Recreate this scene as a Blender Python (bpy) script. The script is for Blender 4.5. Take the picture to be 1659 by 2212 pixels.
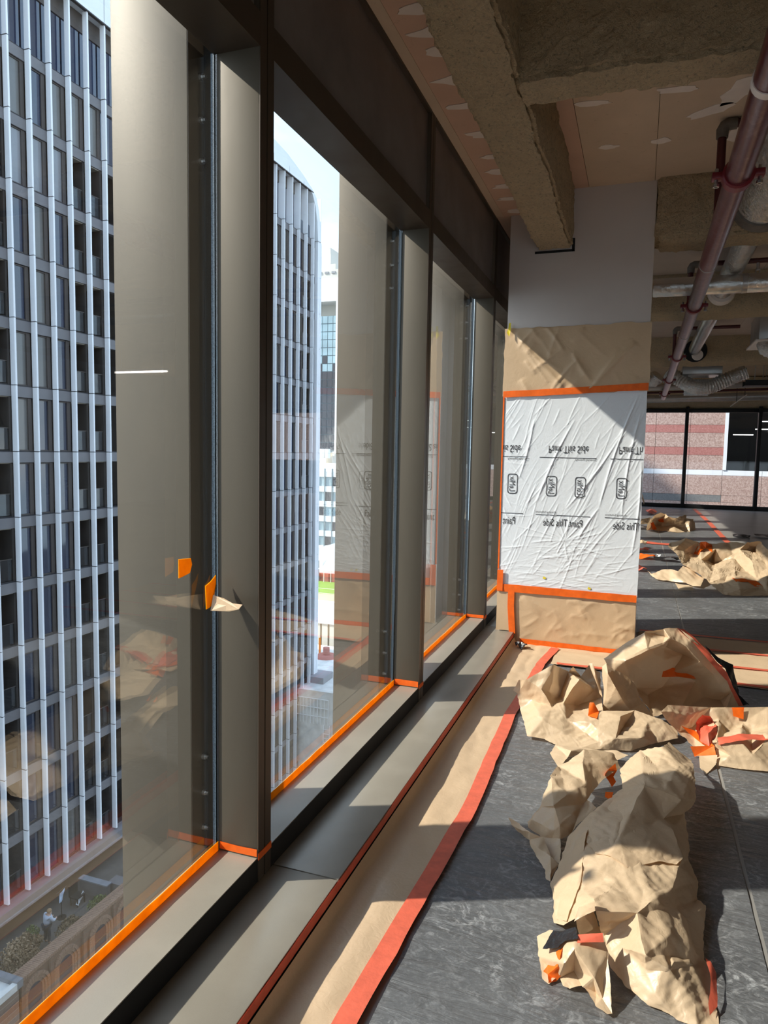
import bpy, bmesh, math, random
import numpy as np
from mathutils import Vector, Matrix
from math import pi, sin, cos, radians

# ------------------------------------------------------------------ scene, camera, sky, sun
for o in list(bpy.data.objects): bpy.data.objects.remove(o, do_unlink=True)
scene = bpy.context.scene
COL = scene.collection
vs = scene.view_settings
vs.view_transform = 'Standard'; vs.look = 'None'; vs.gamma = 1.0; vs.use_curve_mapping = False
vs.exposure = 1.0

cam_d = bpy.data.cameras.new('camera'); cam = bpy.data.objects.new('camera', cam_d); COL.objects.link(cam)
cam_d.sensor_fit = 'VERTICAL'; cam_d.sensor_height = 34.6; cam_d.lens = 24.0   # phone main lens, 24 mm equivalent
cam_d.clip_start = 0.02; cam_d.clip_end = 2000
RIGHT = Vector((0.941, 0.337, 0.018)); FWD = Vector((-0.334, 0.938, -0.087)).normalized()
RIGHT = (RIGHT - FWD * RIGHT.dot(FWD)).normalized(); UP = RIGHT.cross(FWD).normalized()
cam.matrix_world = Matrix(((RIGHT.x, UP.x, -FWD.x, 0.0), (RIGHT.y, UP.y, -FWD.y, 0.0), (RIGHT.z, UP.z, -FWD.z, 1.5), (0, 0, 0, 1)))
scene.camera = cam

SUN_DIR = Vector((1.0, 0.46, -0.87)).normalized()      # direction the light travels
sun_d = bpy.data.lights.new('sun', 'SUN'); sun = bpy.data.objects.new('sun', sun_d); COL.objects.link(sun)
sun_d.energy = 3.8; sun_d.angle = radians(1.0); sun_d.color = (1.0, 0.95, 0.86)
sun.rotation_euler = SUN_DIR.to_track_quat('-Z', 'Y').to_euler(); sun.location = (-40, -20, 45)

world = bpy.data.worlds.new('sky'); scene.world = world; world.use_nodes = True
wt = world.node_tree; wt.nodes.clear()
def wn(t): return wt.nodes.new(t)
w_out = wn('ShaderNodeOutputWorld'); w_bg = wn('ShaderNodeBackground'); w_tc = wn('ShaderNodeTexCoord')
w_sep = wn('ShaderNodeSeparateXYZ'); w_ramp = wn('ShaderNodeValToRGB'); w_noise = wn('ShaderNodeTexNoise'); w_cl = wn('ShaderNodeValToRGB'); w_mix = wn('ShaderNodeMix')
w_map = wn('ShaderNodeMapping')
wt.links.new(w_tc.outputs['Generated'], w_sep.inputs[0]); wt.links.new(w_sep.outputs['Z'], w_ramp.inputs[0])
el = w_ramp.color_ramp.elements
el[0].position = 0.0; el[0].color = (0.47, 0.61, 0.74, 1)
el[1].position = 0.9; el[1].color = (0.26, 0.42, 0.72, 1)
e = el.new(0.35); e.color = (0.42, 0.58, 0.76, 1)
w_map.inputs['Scale'].default_value = (1, 1, 2.2)
wt.links.new(w_tc.outputs['Generated'], w_map.inputs[0]); wt.links.new(w_map.outputs[0], w_noise.inputs['Vector'])
w_noise.inputs['Scale'].default_value = 2.3; w_noise.inputs['Detail'].default_value = 7; w_noise.inputs['Roughness'].default_value = 0.55
w_cl.color_ramp.elements[0].position = 0.44; w_cl.color_ramp.elements[1].position = 0.74
wt.links.new(w_noise.outputs['Fac'], w_cl.inputs[0])
w_mix.data_type = 'RGBA'
wt.links.new(w_cl.outputs[0], w_mix.inputs[0]); wt.links.new(w_ramp.outputs[0], w_mix.inputs[6]); w_mix.inputs[7].default_value = (0.92, 0.95, 0.98, 1)
wt.links.new(w_mix.outputs[2], w_bg.inputs[0]); w_bg.inputs[1].default_value = 1.5
wt.links.new(w_bg.outputs[0], w_out.inputs[0])

# ------------------------------------------------------------------ helpers
WLOC = {}
def _link(o, wloc, parent):
    COL.objects.link(o)
    if parent is not None:
        o.parent = parent; o.location = Vector(wloc) - WLOC[parent.name]
    else: o.location = wloc
    WLOC[o.name] = Vector(wloc)
    return o
def mesh_from(name, verts, faces, mats, smooth=None, fmat=None):
    me = bpy.data.meshes.new(name); me.from_pydata([tuple(v) for v in verts], [], [tuple(f) for f in faces])
    for m in (mats if isinstance(mats, (list, tuple)) else [mats]): me.materials.append(M[m])
    if fmat is not None: me.polygons.foreach_set('material_index', fmat)
    if smooth is not None:
        me.polygons.foreach_set('use_smooth', [True] * len(me.polygons))
        if smooth > 0: me.set_sharp_from_angle(angle=radians(smooth))
    me.update(); return me
def add(name, verts, faces, mat, parent=None, smooth=None, fmat=None):
    """one mesh object from world-space vertices, origin at the centre of its base"""
    a = np.array(verts, float); lo, hi = a.min(0), a.max(0)
    c = np.array([(lo[0] + hi[0]) / 2, (lo[1] + hi[1]) / 2, lo[2]])
    me = mesh_from(name, (a - c).tolist(), faces, mat, smooth, fmat)
    return _link(bpy.data.objects.new(name, me), tuple(c), parent)
def inst(name, me, loc, parent=None):
    return _link(bpy.data.objects.new(name, me), loc, parent)
def empty(name, loc, parent=None):
    o = bpy.data.objects.new(name, None); o.empty_display_size = 0.1
    return _link(o, loc, parent)
def tag(o, label, cat, group=None):
    o['label'] = label; o['category'] = cat
    if group: o['group'] = group
    return o
def thing(name, loc, label, cat, group=None): return tag(empty(name, loc), label, cat, group)
def struct(o, label=None):
    o['kind'] = 'structure'
    if label: o['label'] = label
    return o
def stuff(o): o['kind'] = 'stuff'; return o

class MB:
    def __init__(s): s.v = []; s.f = []; s.m = []
    def poly(s, pts, m=0):
        b = len(s.v); s.v += [tuple(p) for p in pts]; s.f.append(tuple(range(b, b + len(pts)))); s.m.append(m); return s
    def mesh(s, V, F, m=0):
        b = len(s.v); s.v += [tuple(p) for p in V]; s.f += [tuple(i + b for i in f) for f in F]; s.m += [m] * len(F); return s
    def box(s, x0, x1, y0, y1, z0, z1, m=0):
        V = [(x0, y0, z0), (x1, y0, z0), (x1, y1, z0), (x0, y1, z0), (x0, y0, z1), (x1, y0, z1), (x1, y1, z1), (x0, y1, z1)]
        return s.mesh(V, [(0, 3, 2, 1), (4, 5, 6, 7), (0, 1, 5, 4), (1, 2, 6, 5), (2, 3, 7, 6), (3, 0, 4, 7)], m)
    def bbox(s, x0, x1, y0, y1, z0, z1, b, m=0):
        """box with chamfered edges"""
        V = []; F = []
        xs = (x0, x0 + b, x1 - b, x1); ys = (y0, y0 + b, y1 - b, y1); zs = (z0, z0 + b, z1 - b, z1)
        bm = bmesh.new(); g = bmesh.ops.create_cube(bm, size=1.0)
        for v in bm.verts: v.co = Vector(((x0 + x1) / 2 + v.co.x * (x1 - x0), (y0 + y1) / 2 + v.co.y * (y1 - y0), (z0 + z1) / 2 + v.co.z * (z1 - z0)))
        bmesh.ops.bevel(bm, geom=bm.edges[:], offset=b, segments=2, affect='EDGES', profile=0.5)
        bm.verts.index_update(); V = [tuple(v.co) for v in bm.verts]; F = [tuple(v.index for v in f.verts) for f in bm.faces]; bm.free()
        return s.mesh(V, F, m)
    def tube(s, pts, r, n=12, cap=True, m=0):
        """tube through points; r a number or one radius per point"""
        P = [Vector(p) for p in pts]; R = r if isinstance(r, (list, tuple)) else [r] * len(P)
        V = []; F = []; ref = None
        for i, p in enumerate(P):
            t = (P[min(i + 1, len(P) - 1)] - P[max(i - 1, 0)]).normalized()
            if ref is None: ref = t.orthogonal().normalized()
            ref = (ref - t * ref.dot(t)).normalized(); bn = t.cross(ref)
            for k in range(n):
                a = 2 * pi * k / n; V.append(p + (ref * cos(a) + bn * sin(a)) * R[i])
        for i in range(len(P) - 1):
            for k in range(n):
                F.append((i * n + k, i * n + (k + 1) % n, (i + 1) * n + (k + 1) % n, (i + 1) * n + k))
        if cap: F.append(tuple(range(n - 1, -1, -1))); F.append(tuple((len(P) - 1) * n + k for k in range(n)))
        return s.mesh(V, F, m)
    def build(s, name, mat, parent=None, smooth=None): return add(name, s.v, s.f, mat, parent, smooth, s.m if isinstance(mat, (list, tuple)) else None)

def box(name, x0, x1, y0, y1, z0, z1, mat, parent=None, bevel=0):
    mb = MB(); (mb.bbox(x0, x1, y0, y1, z0, z1, bevel) if bevel else mb.box(x0, x1, y0, y1, z0, z1))
    return mb.build(name, mat, parent, 30 if bevel else None)

# --- numpy value noise
def _h(i, j, k, seed):
    n = (i * 374761393 + j * 668265263 + k * 2147483647 + seed * 974711) & 0xffffffff
    n = ((n ^ (n >> 13)) * 1274126177) & 0xffffffff
    return ((n ^ (n >> 16)) & 0xffff) / 65535.0
def vnoise(p, seed=0):
    p = np.asarray(p, float); f = np.floor(p).astype(np.int64); t = p - f; t = t * t * (3 - 2 * t)
    r = 0
    for a in (0, 1):
        for b in (0, 1):
            for c in (0, 1):
                w = (t[:, 0] if a else 1 - t[:, 0]) * (t[:, 1] if b else 1 - t[:, 1]) * (t[:, 2] if c else 1 - t[:, 2])
                r = r + w * _h(f[:, 0] + a, f[:, 1] + b, f[:, 2] + c, seed)
    return r * 2 - 1
def tri_wave(x): return 2 * np.abs(x - np.floor(x + 0.5)) * 2 - 1

def crumple(V, F, levels=3, amp=1.0, seed=0, zmin=0.004):
    """subdivide a folded sheet and press sharp paper creases into it"""
    V = [np.array(v, float) for v in V]; F = [tuple(f) for f in F]
    for _ in range(levels):
        mid = {}; G = []
        def m(a, b):
            k = (a, b) if a < b else (b, a)
            if k not in mid: mid[k] = len(V); V.append((V[a] + V[b]) / 2)
            return mid[k]
        for a, b, c in F:
            d, e, g = m(a, b), m(b, c), m(c, a)
            G += [(a, d, g), (d, b, e), (g, e, c), (d, e, g)]
        F = G
    P = np.array(V); T = np.array(F)
    # soften the coarse folds a little, keep the rest crisp
    nb = [[] for _ in range(len(P))]
    for a, b, c in F: nb[a] += [b, c]; nb[b] += [a, c]; nb[c] += [a, b]
    ec = {}
    for a, b, c in F:
        for k in ((a, b), (b, c), (c, a)):
            k = tuple(sorted(k)); ec[k] = ec.get(k, 0) + 1
    bd = set(i for k, n in ec.items() if n == 1 for i in k)
    for _ in range(1):
        Q = P.copy()
        for i in range(len(P)):
            if i not in bd: Q[i] = P[i] * 0.55 + 0.45 * P[nb[i]].mean(0)
        P = Q
    n = np.cross(P[T[:, 1]] - P[T[:, 0]], P[T[:, 2]] - P[T[:, 0]])
    N = np.zeros_like(P)
    for k in range(3): np.add.at(N, T[:, k], n)
    N /= np.maximum(np.linalg.norm(N, axis=1, keepdims=True), 1e-9)
    rng = np.random.RandomState(seed); d = np.zeros(len(P))
    for wl, a in ((0.34, 0.010), (0.19, 0.0075), (0.11, 0.0050), (0.065, 0.0030), (0.038, 0.0018), (0.022, 0.0009)):
        for r in range(2):
            k = rng.normal(size=3); k /= np.linalg.norm(k)
            warp = vnoise(P / (wl * 2.2) + 17 * r, seed + r) * 0.45
            mask = np.clip(vnoise(P / (wl * 1.6) + 5.5, seed + 9 + r) * 1.6 + 0.35, 0, 1)
            d += a * amp * tri_wave(P @ k / wl + warp + rng.rand()) * mask
    P = P + N * d[:, None]
    jit = vnoise(P / 0.012, seed + 3) * 0.003 * amp
    for i in bd: P[i, 0] += jit[i]; P[i, 1] += jit[i] * 0.7
    P[:, 2] = np.maximum(P[:, 2], zmin + 0.002 * (1 + vnoise(P / 0.05, 5)))
    return P.tolist(), F

def rough_box(name, x0, x1, y0, y1, z0, z1, mat, parent=None, step=0.035, amp=0.012, seed=1, skip=(), fine=False):
    """box with a lumpy sprayed skin"""
    nx, ny, nz = [max(1, int(round((b - a) / step))) for a, b in ((x0, x1), (y0, y1), (z0, z1))]
    V = {}; F = []
    def vid(i, j, k):
        return V.setdefault((i, j, k), len(V))
    def quad(a, b, c, d): F.append((vid(*a), vid(*b), vid(*c), vid(*d)))
    for i in range(nx):
        for j in range(ny):
            if 'zmin' not in skip: quad((i, j, 0), (i, j + 1, 0), (i + 1, j + 1, 0), (i + 1, j, 0))
            if 'zmax' not in skip: quad((i, j, nz), (i + 1, j, nz), (i + 1, j + 1, nz), (i, j + 1, nz))
    for i in range(nx):
        for k in range(nz):
            quad((i, 0, k), (i + 1, 0, k), (i + 1, 0, k + 1), (i, 0, k + 1)); quad((i, ny, k), (i, ny, k + 1), (i + 1, ny, k + 1), (i + 1, ny, k))
    for j in range(ny):
        for k in range(nz):
            quad((0, j, k), (0, j, k + 1), (0, j + 1, k + 1), (0, j + 1, k)); quad((nx, j, k), (nx, j + 1, k), (nx, j + 1, k + 1), (nx, j, k + 1))
    K = np.array(list(V.keys()), float)
    P = np.stack([x0 + K[:, 0] / nx * (x1 - x0), y0 + K[:, 1] / ny * (y1 - y0), z0 + K[:, 2] / nz * (z1 - z0)], 1)
    c = np.array([(x0 + x1) / 2, (y0 + y1) / 2, (z0 + z1) / 2])
    # round the long edges, then lumps
    e = ((K[:, 0] == 0) | (K[:, 0] == nx)).astype(int) + ((K[:, 1] == 0) | (K[:, 1] == ny)) + ((K[:, 2] == 0) | (K[:, 2] == nz))
    dirv = np.sign(c - P) * (np.stack([(K[:, 0] == 0) | (K[:, 0] == nx), (K[:, 1] == 0) | (K[:, 1] == ny), (K[:, 2] == 0) | (K[:, 2] == nz)], 1))
    P = P + dirv * ((e >= 2) * 0.022)[:, None]
    for q, (s, a) in enumerate(((0.30, 1.0), (0.09, 0.9), (0.045, 0.7))):
        for ax in range(3): P[:, ax] += amp * a * vnoise(P / s + 31 * ax, seed + q * 7 + ax)
    if fine: P += 0.5 * amp * np.random.RandomState(seed).uniform(-1, 1, P.shape)
    return add(name, P.tolist(), F, mat, parent, None if fine else 0)

# ------------------------------------------------------------------ materials
M = {}
def new_mat(name):
    m = bpy.data.materials.new(name); m.use_nodes = True; nt = m.node_tree; nt.nodes.clear(); M[name] = m
    out = nt.nodes.new('ShaderNodeOutputMaterial'); return m, nt, out
class G:
    """small node graph helper"""
    def __init__(s, name):
        s.m, s.nt, s.out = new_mat(name)
        s.tc = s.nt.nodes.new('ShaderNodeTexCoord')
    def n(s, t, **kw):
        x = s.nt.nodes.new(t)
        for k, v in kw.items():
            if k in x.inputs: s.set(x.inputs[k], v)
            else: setattr(x, k, v)
        return x
    def set(s, sock, v):
        if isinstance(v, bpy.types.NodeSocket): s.nt.links.new(v, sock)
        elif isinstance(v, bpy.types.Node): s.nt.links.new(v.outputs[0], sock)
        else: sock.default_value = v
    def coord(s, scale=(1, 1, 1), kind='Object', rot=(0, 0, 0)):
        mp = s.n('ShaderNodeMapping'); s.nt.links.new(s.tc.outputs[kind], mp.inputs[0]); mp.inputs['Scale'].default_value = scale; mp.inputs['Rotation'].default_value = rot
        return mp.outputs[0]
    def geo(s, scale=(1, 1, 1), rot=(0, 0, 0)):
        g = s.n('ShaderNodeNewGeometry'); mp = s.n('ShaderNodeMapping'); s.nt.links.new(g.outputs['Position'], mp.inputs[0]); mp.inputs['Scale'].default_value = scale; mp.inputs['Rotation'].default_value = rot
        return mp.outputs[0]
    def noise(s, vec, scale, detail=4, rough=0.55, dist=0.0):
        x = s.n('ShaderNodeTexNoise'); s.set(x.inputs['Vector'], vec); x.inputs['Scale'].default_value = scale; x.inputs['Detail'].default_value = detail; x.inputs['Roughness'].default_value = rough; x.inputs['Distortion'].default_value = dist
        return x.outputs['Fac']
    def ramp(s, fac, stops):
        r = s.n('ShaderNodeValToRGB'); s.set(r.inputs[0], fac); e = r.color_ramp.elements
        e[0].position, e[0].color = stops[0][0], (*stops[0][1], 1) if len(stops[0][1]) == 3 else stops[0][1]
        e[1].position, e[1].color = stops[-1][0], (*stops[-1][1], 1)
        for p, c in stops[1:-1]: k = e.new(p); k.color = (*c, 1)
        return r.outputs[0]
    def mix(s, fac, a, b, mode='MIX'):
        x = s.n('ShaderNodeMix', data_type='RGBA', blend_type=mode); s.set(x.inputs[0], fac)
        for q, v in ((6, a), (7, b)): s.set(x.inputs[q], (*v, 1) if isinstance(v, tuple) and len(v) == 3 else v)
        return x.outputs[2]
    def bump(s, h, strength=0.3, dist=0.01, nrm=None):
        b = s.n('ShaderNodeBump'); s.set(b.inputs['Height'], h); b.inputs['Strength'].default_value = strength; b.inputs['Distance'].default_value = dist
        if nrm is not None: s.set(b.inputs['Normal'], nrm)
        return b.outputs[0]
    def bsdf(s, color, rough=0.5, metal=0.0, normal=None, spec=0.5, emit=None, emit_s=0, coat=0):
        p = s.n('ShaderNodeBsdfPrincipled')
        s.set(p.inputs['Base Color'], (*color, 1) if isinstance(color, tuple) and len(color) == 3 else color)
        s.set(p.inputs['Roughness'], rough); s.set(p.inputs['Metallic'], metal); p.inputs['Specular IOR Level'].default_value = spec
        if normal is not None: s.set(p.inputs['Normal'], normal)
        if emit: p.inputs['Emission Color'].default_value = (*emit, 1); p.inputs['Emission Strength'].default_value = emit_s
        if coat: p.inputs['Coat Weight'].default_value = coat; p.inputs['Coat Roughness'].default_value = 0.05
        return p.outputs[0]
    def done(s, sh): s.nt.links.new(sh, s.out.inputs['Surface'])
def plain(name, color, rough=0.5, metal=0.0, var=0.12, scale=8.0, bump=0.0, bscale=60, spec=0.5, **kw):
    g = G(name); v = g.geo(); f = g.noise(v, scale)
    c0 = tuple(x * (1 - var) for x in color); c1 = tuple(min(1, x * (1 + var)) for x in color)
    col = g.ramp(f, [(0.25, c0), (0.75, c1)])
    nr = g.bump(g.noise(v, bscale, 3), bump, 0.01) if bump else None
    g.done(g.bsdf(col, rough, metal, nr, spec, **kw)); return M[name]
def paper(name, col, trans=0.3, bstr=0.35):
    g = G(name); v = g.geo()
    c = g.mix(g.noise(v, 220, 3, 0.7), tuple(x * 0.88 for x in col), tuple(min(1, x * 1.08) for x in col))
    c = g.mix(g.ramp(g.noise(v, 5, 4), [(0.35, (0, 0, 0)), (0.7, (1, 1, 1))]), c, g.mix(0.5, c, tuple(min(1, x * 1.12) for x in col)))
    def crease(sc, w):
        mm = g.n('ShaderNodeMath', operation='SUBTRACT'); g.set(mm.inputs[0], g.noise(v, sc, 3, 0.5, 0.8)); mm.inputs[1].default_value = 0.5
        aa = g.n('ShaderNodeMath', operation='ABSOLUTE'); g.nt.links.new(mm.outputs[0], aa.inputs[0]); return g.ramp(aa.outputs[0], [(0.0, (0, 0, 0)), (w, (1, 1, 1))])
    h = g.mix(0.5, g.mix(0.5, crease(9, 0.10), crease(21, 0.12)), g.noise(v, 45, 4, 0.6, 0.6))
    nr = g.bump(h, bstr, 0.004)
    d = g.n('ShaderNodeBsdfDiffuse'); g.set(d.inputs['Color'], c); g.set(d.inputs['Normal'], nr)
    t = g.n('ShaderNodeBsdfTranslucent'); g.set(t.inputs['Color'], g.mix(0.35, c, (0.55, 0.27, 0.06))); g.set(t.inputs['Normal'], nr)
    gl = g.n('ShaderNodeBsdfGlossy'); gl.inputs['Roughness'].default_value = 0.45; gl.inputs['Color'].default_value = (1, 1, 1, 1); g.set(gl.inputs['Normal'], nr)
    m1 = g.n('ShaderNodeMixShader'); m1.inputs[0].default_value = trans; g.nt.links.new(d.outputs[0], m1.inputs[1]); g.nt.links.new(t.outputs[0], m1.inputs[2])
    m2 = g.n('ShaderNodeMixShader'); m2.inputs[0].default_value = 0.05; g.nt.links.new(m1.outputs[0], m2.inputs[1]); g.nt.links.new(gl.outputs[0], m2.inputs[2])
    g.done(m2.outputs[0])
paper('kraft', (0.70, 0.515, 0.33), 0.25)
paper('kraft_wall', (0.56, 0.39, 0.235), 0.0, 0.22)
paper('kraft_floor', (0.54, 0.39, 0.25), 0.0, 0.3)

def bronze(name, col, rough=0.4):
    g = G(name); v = g.geo()
    c = g.mix(g.noise(v, 320, 2), tuple(x * 0.93 for x in col), tuple(x * 1.06 for x in col))
    sm = g.ramp(g.noise(g.geo((1, 1, 0.25)), 6, 5, 0.6), [(0.45, (0, 0, 0)), (0.8, (1, 1, 1))])
    r = g.n('ShaderNodeMapRange'); g.set(r.inputs['Value'], sm); r.inputs['To Min'].default_value = rough; r.inputs['To Max'].default_value = rough + 0.12
    g.done(g.bsdf(g.mix(sm, c, tuple(min(1, x * 1.12) for x in col)), r.outputs[0], 0.25, None, 0.35))
bronze('bronze', (0.104, 0.086, 0.063), 0.52)
bronze('bronze_sill', (0.34, 0.305, 0.25), 0.36)
bronze('bronze_dark', (0.075, 0.055, 0.038), 0.42)  # bronze copy darkened for mullion and fin faces turned from the sun
plain('spandrel', (0.205, 0.178, 0.162), 0.55, 0.15, 0.22, 3.5, 0.05)
plain('flat_black', (0.006, 0.006, 0.006), 0.75, 0, 0.1)
plain('black_frame', (0.010, 0.010, 0.011), 0.5, 0, 0.1)
plain('spacer', (0.06, 0.085, 0.11), 0.5, 0.2, 0.8, 260)
plain('steel', (0.62, 0.62, 0.62), 0.3, 1.0, 0.1)

def glassmat(name, ior, tint=(1, 1, 1), gl_tint=(1, 1, 1), rough=0.0):
    g = G(name); ge = g.n('ShaderNodeNewGeometry'); dt = g.n('ShaderNodeVectorMath', operation='DOT_PRODUCT')
    g.nt.links.new(ge.outputs['Normal'], dt.inputs[0]); g.nt.links.new(ge.outputs['Incoming'], dt.inputs[1])
    ab = g.n('ShaderNodeMath', operation='ABSOLUTE'); g.nt.links.new(dt.outputs['Value'], ab.inputs[0])
    om = g.n('ShaderNodeMath', operation='SUBTRACT'); om.inputs[0].default_value = 1; g.nt.links.new(ab.outputs[0], om.inputs[1])
    pw = g.n('ShaderNodeMath', operation='POWER'); g.nt.links.new(om.outputs[0], pw.inputs[0]); pw.inputs[1].default_value = 5
    f0 = ((ior - 1) / (ior + 1)) ** 2
    fr = g.n('ShaderNodeMath', operation='MULTIPLY_ADD'); g.nt.links.new(pw.outputs[0], fr.inputs[0]); fr.inputs[1].default_value = 1 - f0; fr.inputs[2].default_value = f0
    t = g.n('ShaderNodeBsdfTransparent'); t.inputs['Color'].default_value = (*tint, 1)
    gl = g.n('ShaderNodeBsdfGlossy'); gl.inputs['Roughness'].default_value = rough; gl.inputs['Color'].default_value = (*gl_tint, 1)
    m = g.n('ShaderNodeMixShader'); g.nt.links.new(fr.outputs[0], m.inputs[0]); g.nt.links.new(t.outputs[0], m.inputs[1]); g.nt.links.new(gl.outputs[0], m.inputs[2]); g.done(m.outputs[0])
glassmat('glass', 1.82, (0.975, 0.985, 0.975))
glassmat('glass_far', 1.22, (0.97, 0.98, 0.98))
glassmat('glass_balustrade', 1.6, (0.70, 0.74, 0.78))

def spray(name, col, b=0.9):
    g = G(name); v = g.geo()
    n1 = g.noise(v, 60, 5, 0.75, 0.4); n2 = g.noise(v, 9, 3, 0.6)
    c = g.mix(n2, tuple(x * 0.82 for x in col), tuple(x * 1.12 for x in col))
    c = g.mix(g.ramp(n1, [(0.33, (1, 1, 1)), (0.47, (0, 0, 0))]), c, tuple(x * 0.6 for x in col))
    g.done(g.bsdf(c, 0.95, 0, g.bump(n1, b, 0.06), 0.1))
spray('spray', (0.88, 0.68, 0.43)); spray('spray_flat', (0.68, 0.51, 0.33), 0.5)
def plasterboard(name, col):
    g = G(name); v = g.geo(); c = g.mix(g.noise(v, 4, 5, 0.6), tuple(x * 0.86 for x in col), tuple(x * 1.1 for x in col))
    c = g.mix(g.ramp(g.noise(g.geo((1, 1, 1)), 14, 6, 0.7, 1.0), [(0.62, (0, 0, 0)), (0.75, (1, 1, 1))]), c, tuple(x * 0.72 for x in col))
    g.done(g.bsdf(c, 0.9, 0, None, 0.15))
plasterboard('board_pink', (0.64, 0.43, 0.32)); plasterboard('board_tan', (0.62, 0.48, 0.35)); plasterboard('board_pale', (0.56, 0.46, 0.38))
plain('filler', (0.80, 0.71, 0.64), 0.9, 0, 0.06, 12, spec=0.1)
plain('white_board', (0.66, 0.59, 0.54), 0.7, 0, 0.03, 3, spec=0.2)
plain('wall_paint', (0.66, 0.61, 0.54), 0.85, 0, 0.05, 2, spec=0.2)
def tape(name, col, trans):
    g = G(name); v = g.geo(); c = g.ramp(g.noise(v, 26, 4), [(0.25, tuple(x * .84 for x in col)), (0.75, tuple(min(1, x * 1.12) for x in col))]); nr = g.bump(g.noise(v, 90, 4), 0.2, 0.004)
    t = g.n('ShaderNodeBsdfTranslucent'); g.set(t.inputs['Color'], c); m = g.n('ShaderNodeMixShader'); m.inputs[0].default_value = trans
    g.nt.links.new(g.bsdf(c, 0.5, 0, nr, 0.4), m.inputs[1]); g.nt.links.new(t.outputs[0], m.inputs[2]); g.done(m.outputs[0])
tape('tape_orange', (0.95, 0.155, 0.012), 0.15); tape('tape_bright', (1.0, 0.40, 0.004), 0.6); tape('tape_red', (0.72, 0.14, 0.078), 0.1)
plain('tape_yellow', (0.80, 0.62, 0.03), 0.5, 0, 0.1, 30)
plain('black_plastic', (0.018, 0.017, 0.018), 0.28, 0, 0.3, 14, 0.6, 45)
plain('ink', (0.03, 0.03, 0.035), 0.6, 0, 0.05)
g = G('plastic_white'); v = g.geo(); nn = g.noise(g.geo((1, 1, 1), (0, 0.6, 0)), 24, 6, 0.6, 1.2)
g.done(g.bsdf((0.74, 0.76, 0.78), 0.34, 0, g.bump(nn, 0.25, 0.006), 0.5))

# grey protective film over the floor: scuffed, wrinkled across
g = G('floor_film'); v = g.geo(); vx = g.geo((0.55, 2.6, 1))
base = g.mix(g.noise(v, 2.2, 6, 0.65), (0.045, 0.047, 0.050), (0.165, 0.168, 0.172))
sc = g.ramp(g.noise(g.geo((1, 1.25, 1)), 15, 10, 0.78, 2.2), [(0.50, (0, 0, 0)), (0.64, (1, 1, 1))])
patch_ = g.ramp(g.noise(v, 2.6, 5, 0.65), [(0.40, (0.05, 0.05, 0.05)), (0.65, (1, 1, 1))])
col = g.mix(g.mix(1.0, sc, patch_, 'MULTIPLY'), base, (0.42, 0.425, 0.43))
fine = g.ramp(g.noise(v, 95, 8, 0.75, 0.6), [(0.50, (0, 0, 0)), (0.70, (1, 1, 1))])
col = g.mix(g.mix(0.6, fine, (0, 0, 0)), col, (0.30, 0.305, 0.31))
wr = g.noise(vx, 5.5, 4, 0.6, 0.9); wr2 = g.noise(v, 30, 7, 0.75, 1.2)
nb = g.bump(wr2, 0.35, 0.006, g.bump(wr, 0.55, 0.03))
g.done(g.bsdf(col, 0.42, 0, nb, 0.5))
plain('concrete', (0.27, 0.255, 0.235), 0.35, 0, 0.18, 1.6, 0.05)
g = G('pipe_red'); v = g.geo((1, 0.5, 1)); n1 = g.ramp(g.noise(v, 14, 6, 0.65, 1.5), [(0.50, (0, 0, 0)), (0.85, (1, 1, 1))])
g.done(g.bsdf(g.mix(n1, (0.105, 0.013, 0.017), (0.26, 0.135, 0.135)), 0.28, 0, g.bump(g.noise(v, 30, 4), 0.25, 0.004), 0.6))
plain('pipe_dark_red', (0.07, 0.008, 0.008), 0.45, 0, 0.15); plain('clamp_red', (0.17, 0.010, 0.016), 0.4, 0, 0.15)
plain('cast_grey', (0.17, 0.15, 0.13), 0.6, 0.3, 0.2, 30)
def foil(name, sc, st):
    g = G(name); v = g.geo(); h = g.noise(v, sc, 6, 0.7, 1.0)
    g.done(g.bsdf(g.mix(g.noise(v, 6, 4), (0.62, 0.60, 0.56), (0.86, 0.85, 0.83)), 0.24, 1.0, g.bump(h, st, 0.02), 0.5))
foil('foil', 26, 0.9); foil('foil_smooth', 12, 0.35)
plain('pipe_grey', (0.46, 0.43, 0.40), 0.35, 0.6, 0.15, 10); plain('duct_metal', (0.50, 0.50, 0.49), 0.35, 0.8, 0.1, 6)
plain('lamp_body', (0.7, 0.7, 0.7), 0.5)
g = G('lamp_tube'); g.done(g.bsdf((0.9, 0.9, 0.9), 0.4, 0, None, 0.3, (1.0, 0.90, 0.86), 5))
g = G('lamp_dim'); g.done(g.bsdf((0.9, 0.9, 0.9), 0.4, 0, None, 0.3, (1.0, 0.97, 0.93), 3))
# outside
def granite(name, a, b):
    g = G(name); v = g.geo(); n1 = g.noise(v, 16, 5, 0.9); g.done(g.bsdf(g.mix(g.ramp(n1, [(0.4, (0, 0, 0)), (0.6, (1, 1, 1))]), a, b), 0.6, 0, None, 0.3))
granite('granite_pink', (0.32, 0.20, 0.17), (0.58, 0.44, 0.39)); granite('granite_red', (0.36, 0.14, 0.125), (0.48, 0.225, 0.20)); granite('granite_grey', (0.17, 0.17, 0.17), (0.23, 0.23, 0.23))
plain('trim_white', (0.80, 0.82, 0.86), 0.6, 0, 0.05, 1)
g = G('office_glass'); g.done(g.bsdf((0.012, 0.016, 0.02), 0.06, 0, None, 0.6))
plain('fin_white', (0.93, 0.94, 0.96), 0.55, 0, 0.03, 0.6, spec=0.3)
plain('clad_white', (0.88, 0.90, 0.91), 0.6, 0, 0.04, 0.4, spec=0.3)
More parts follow.
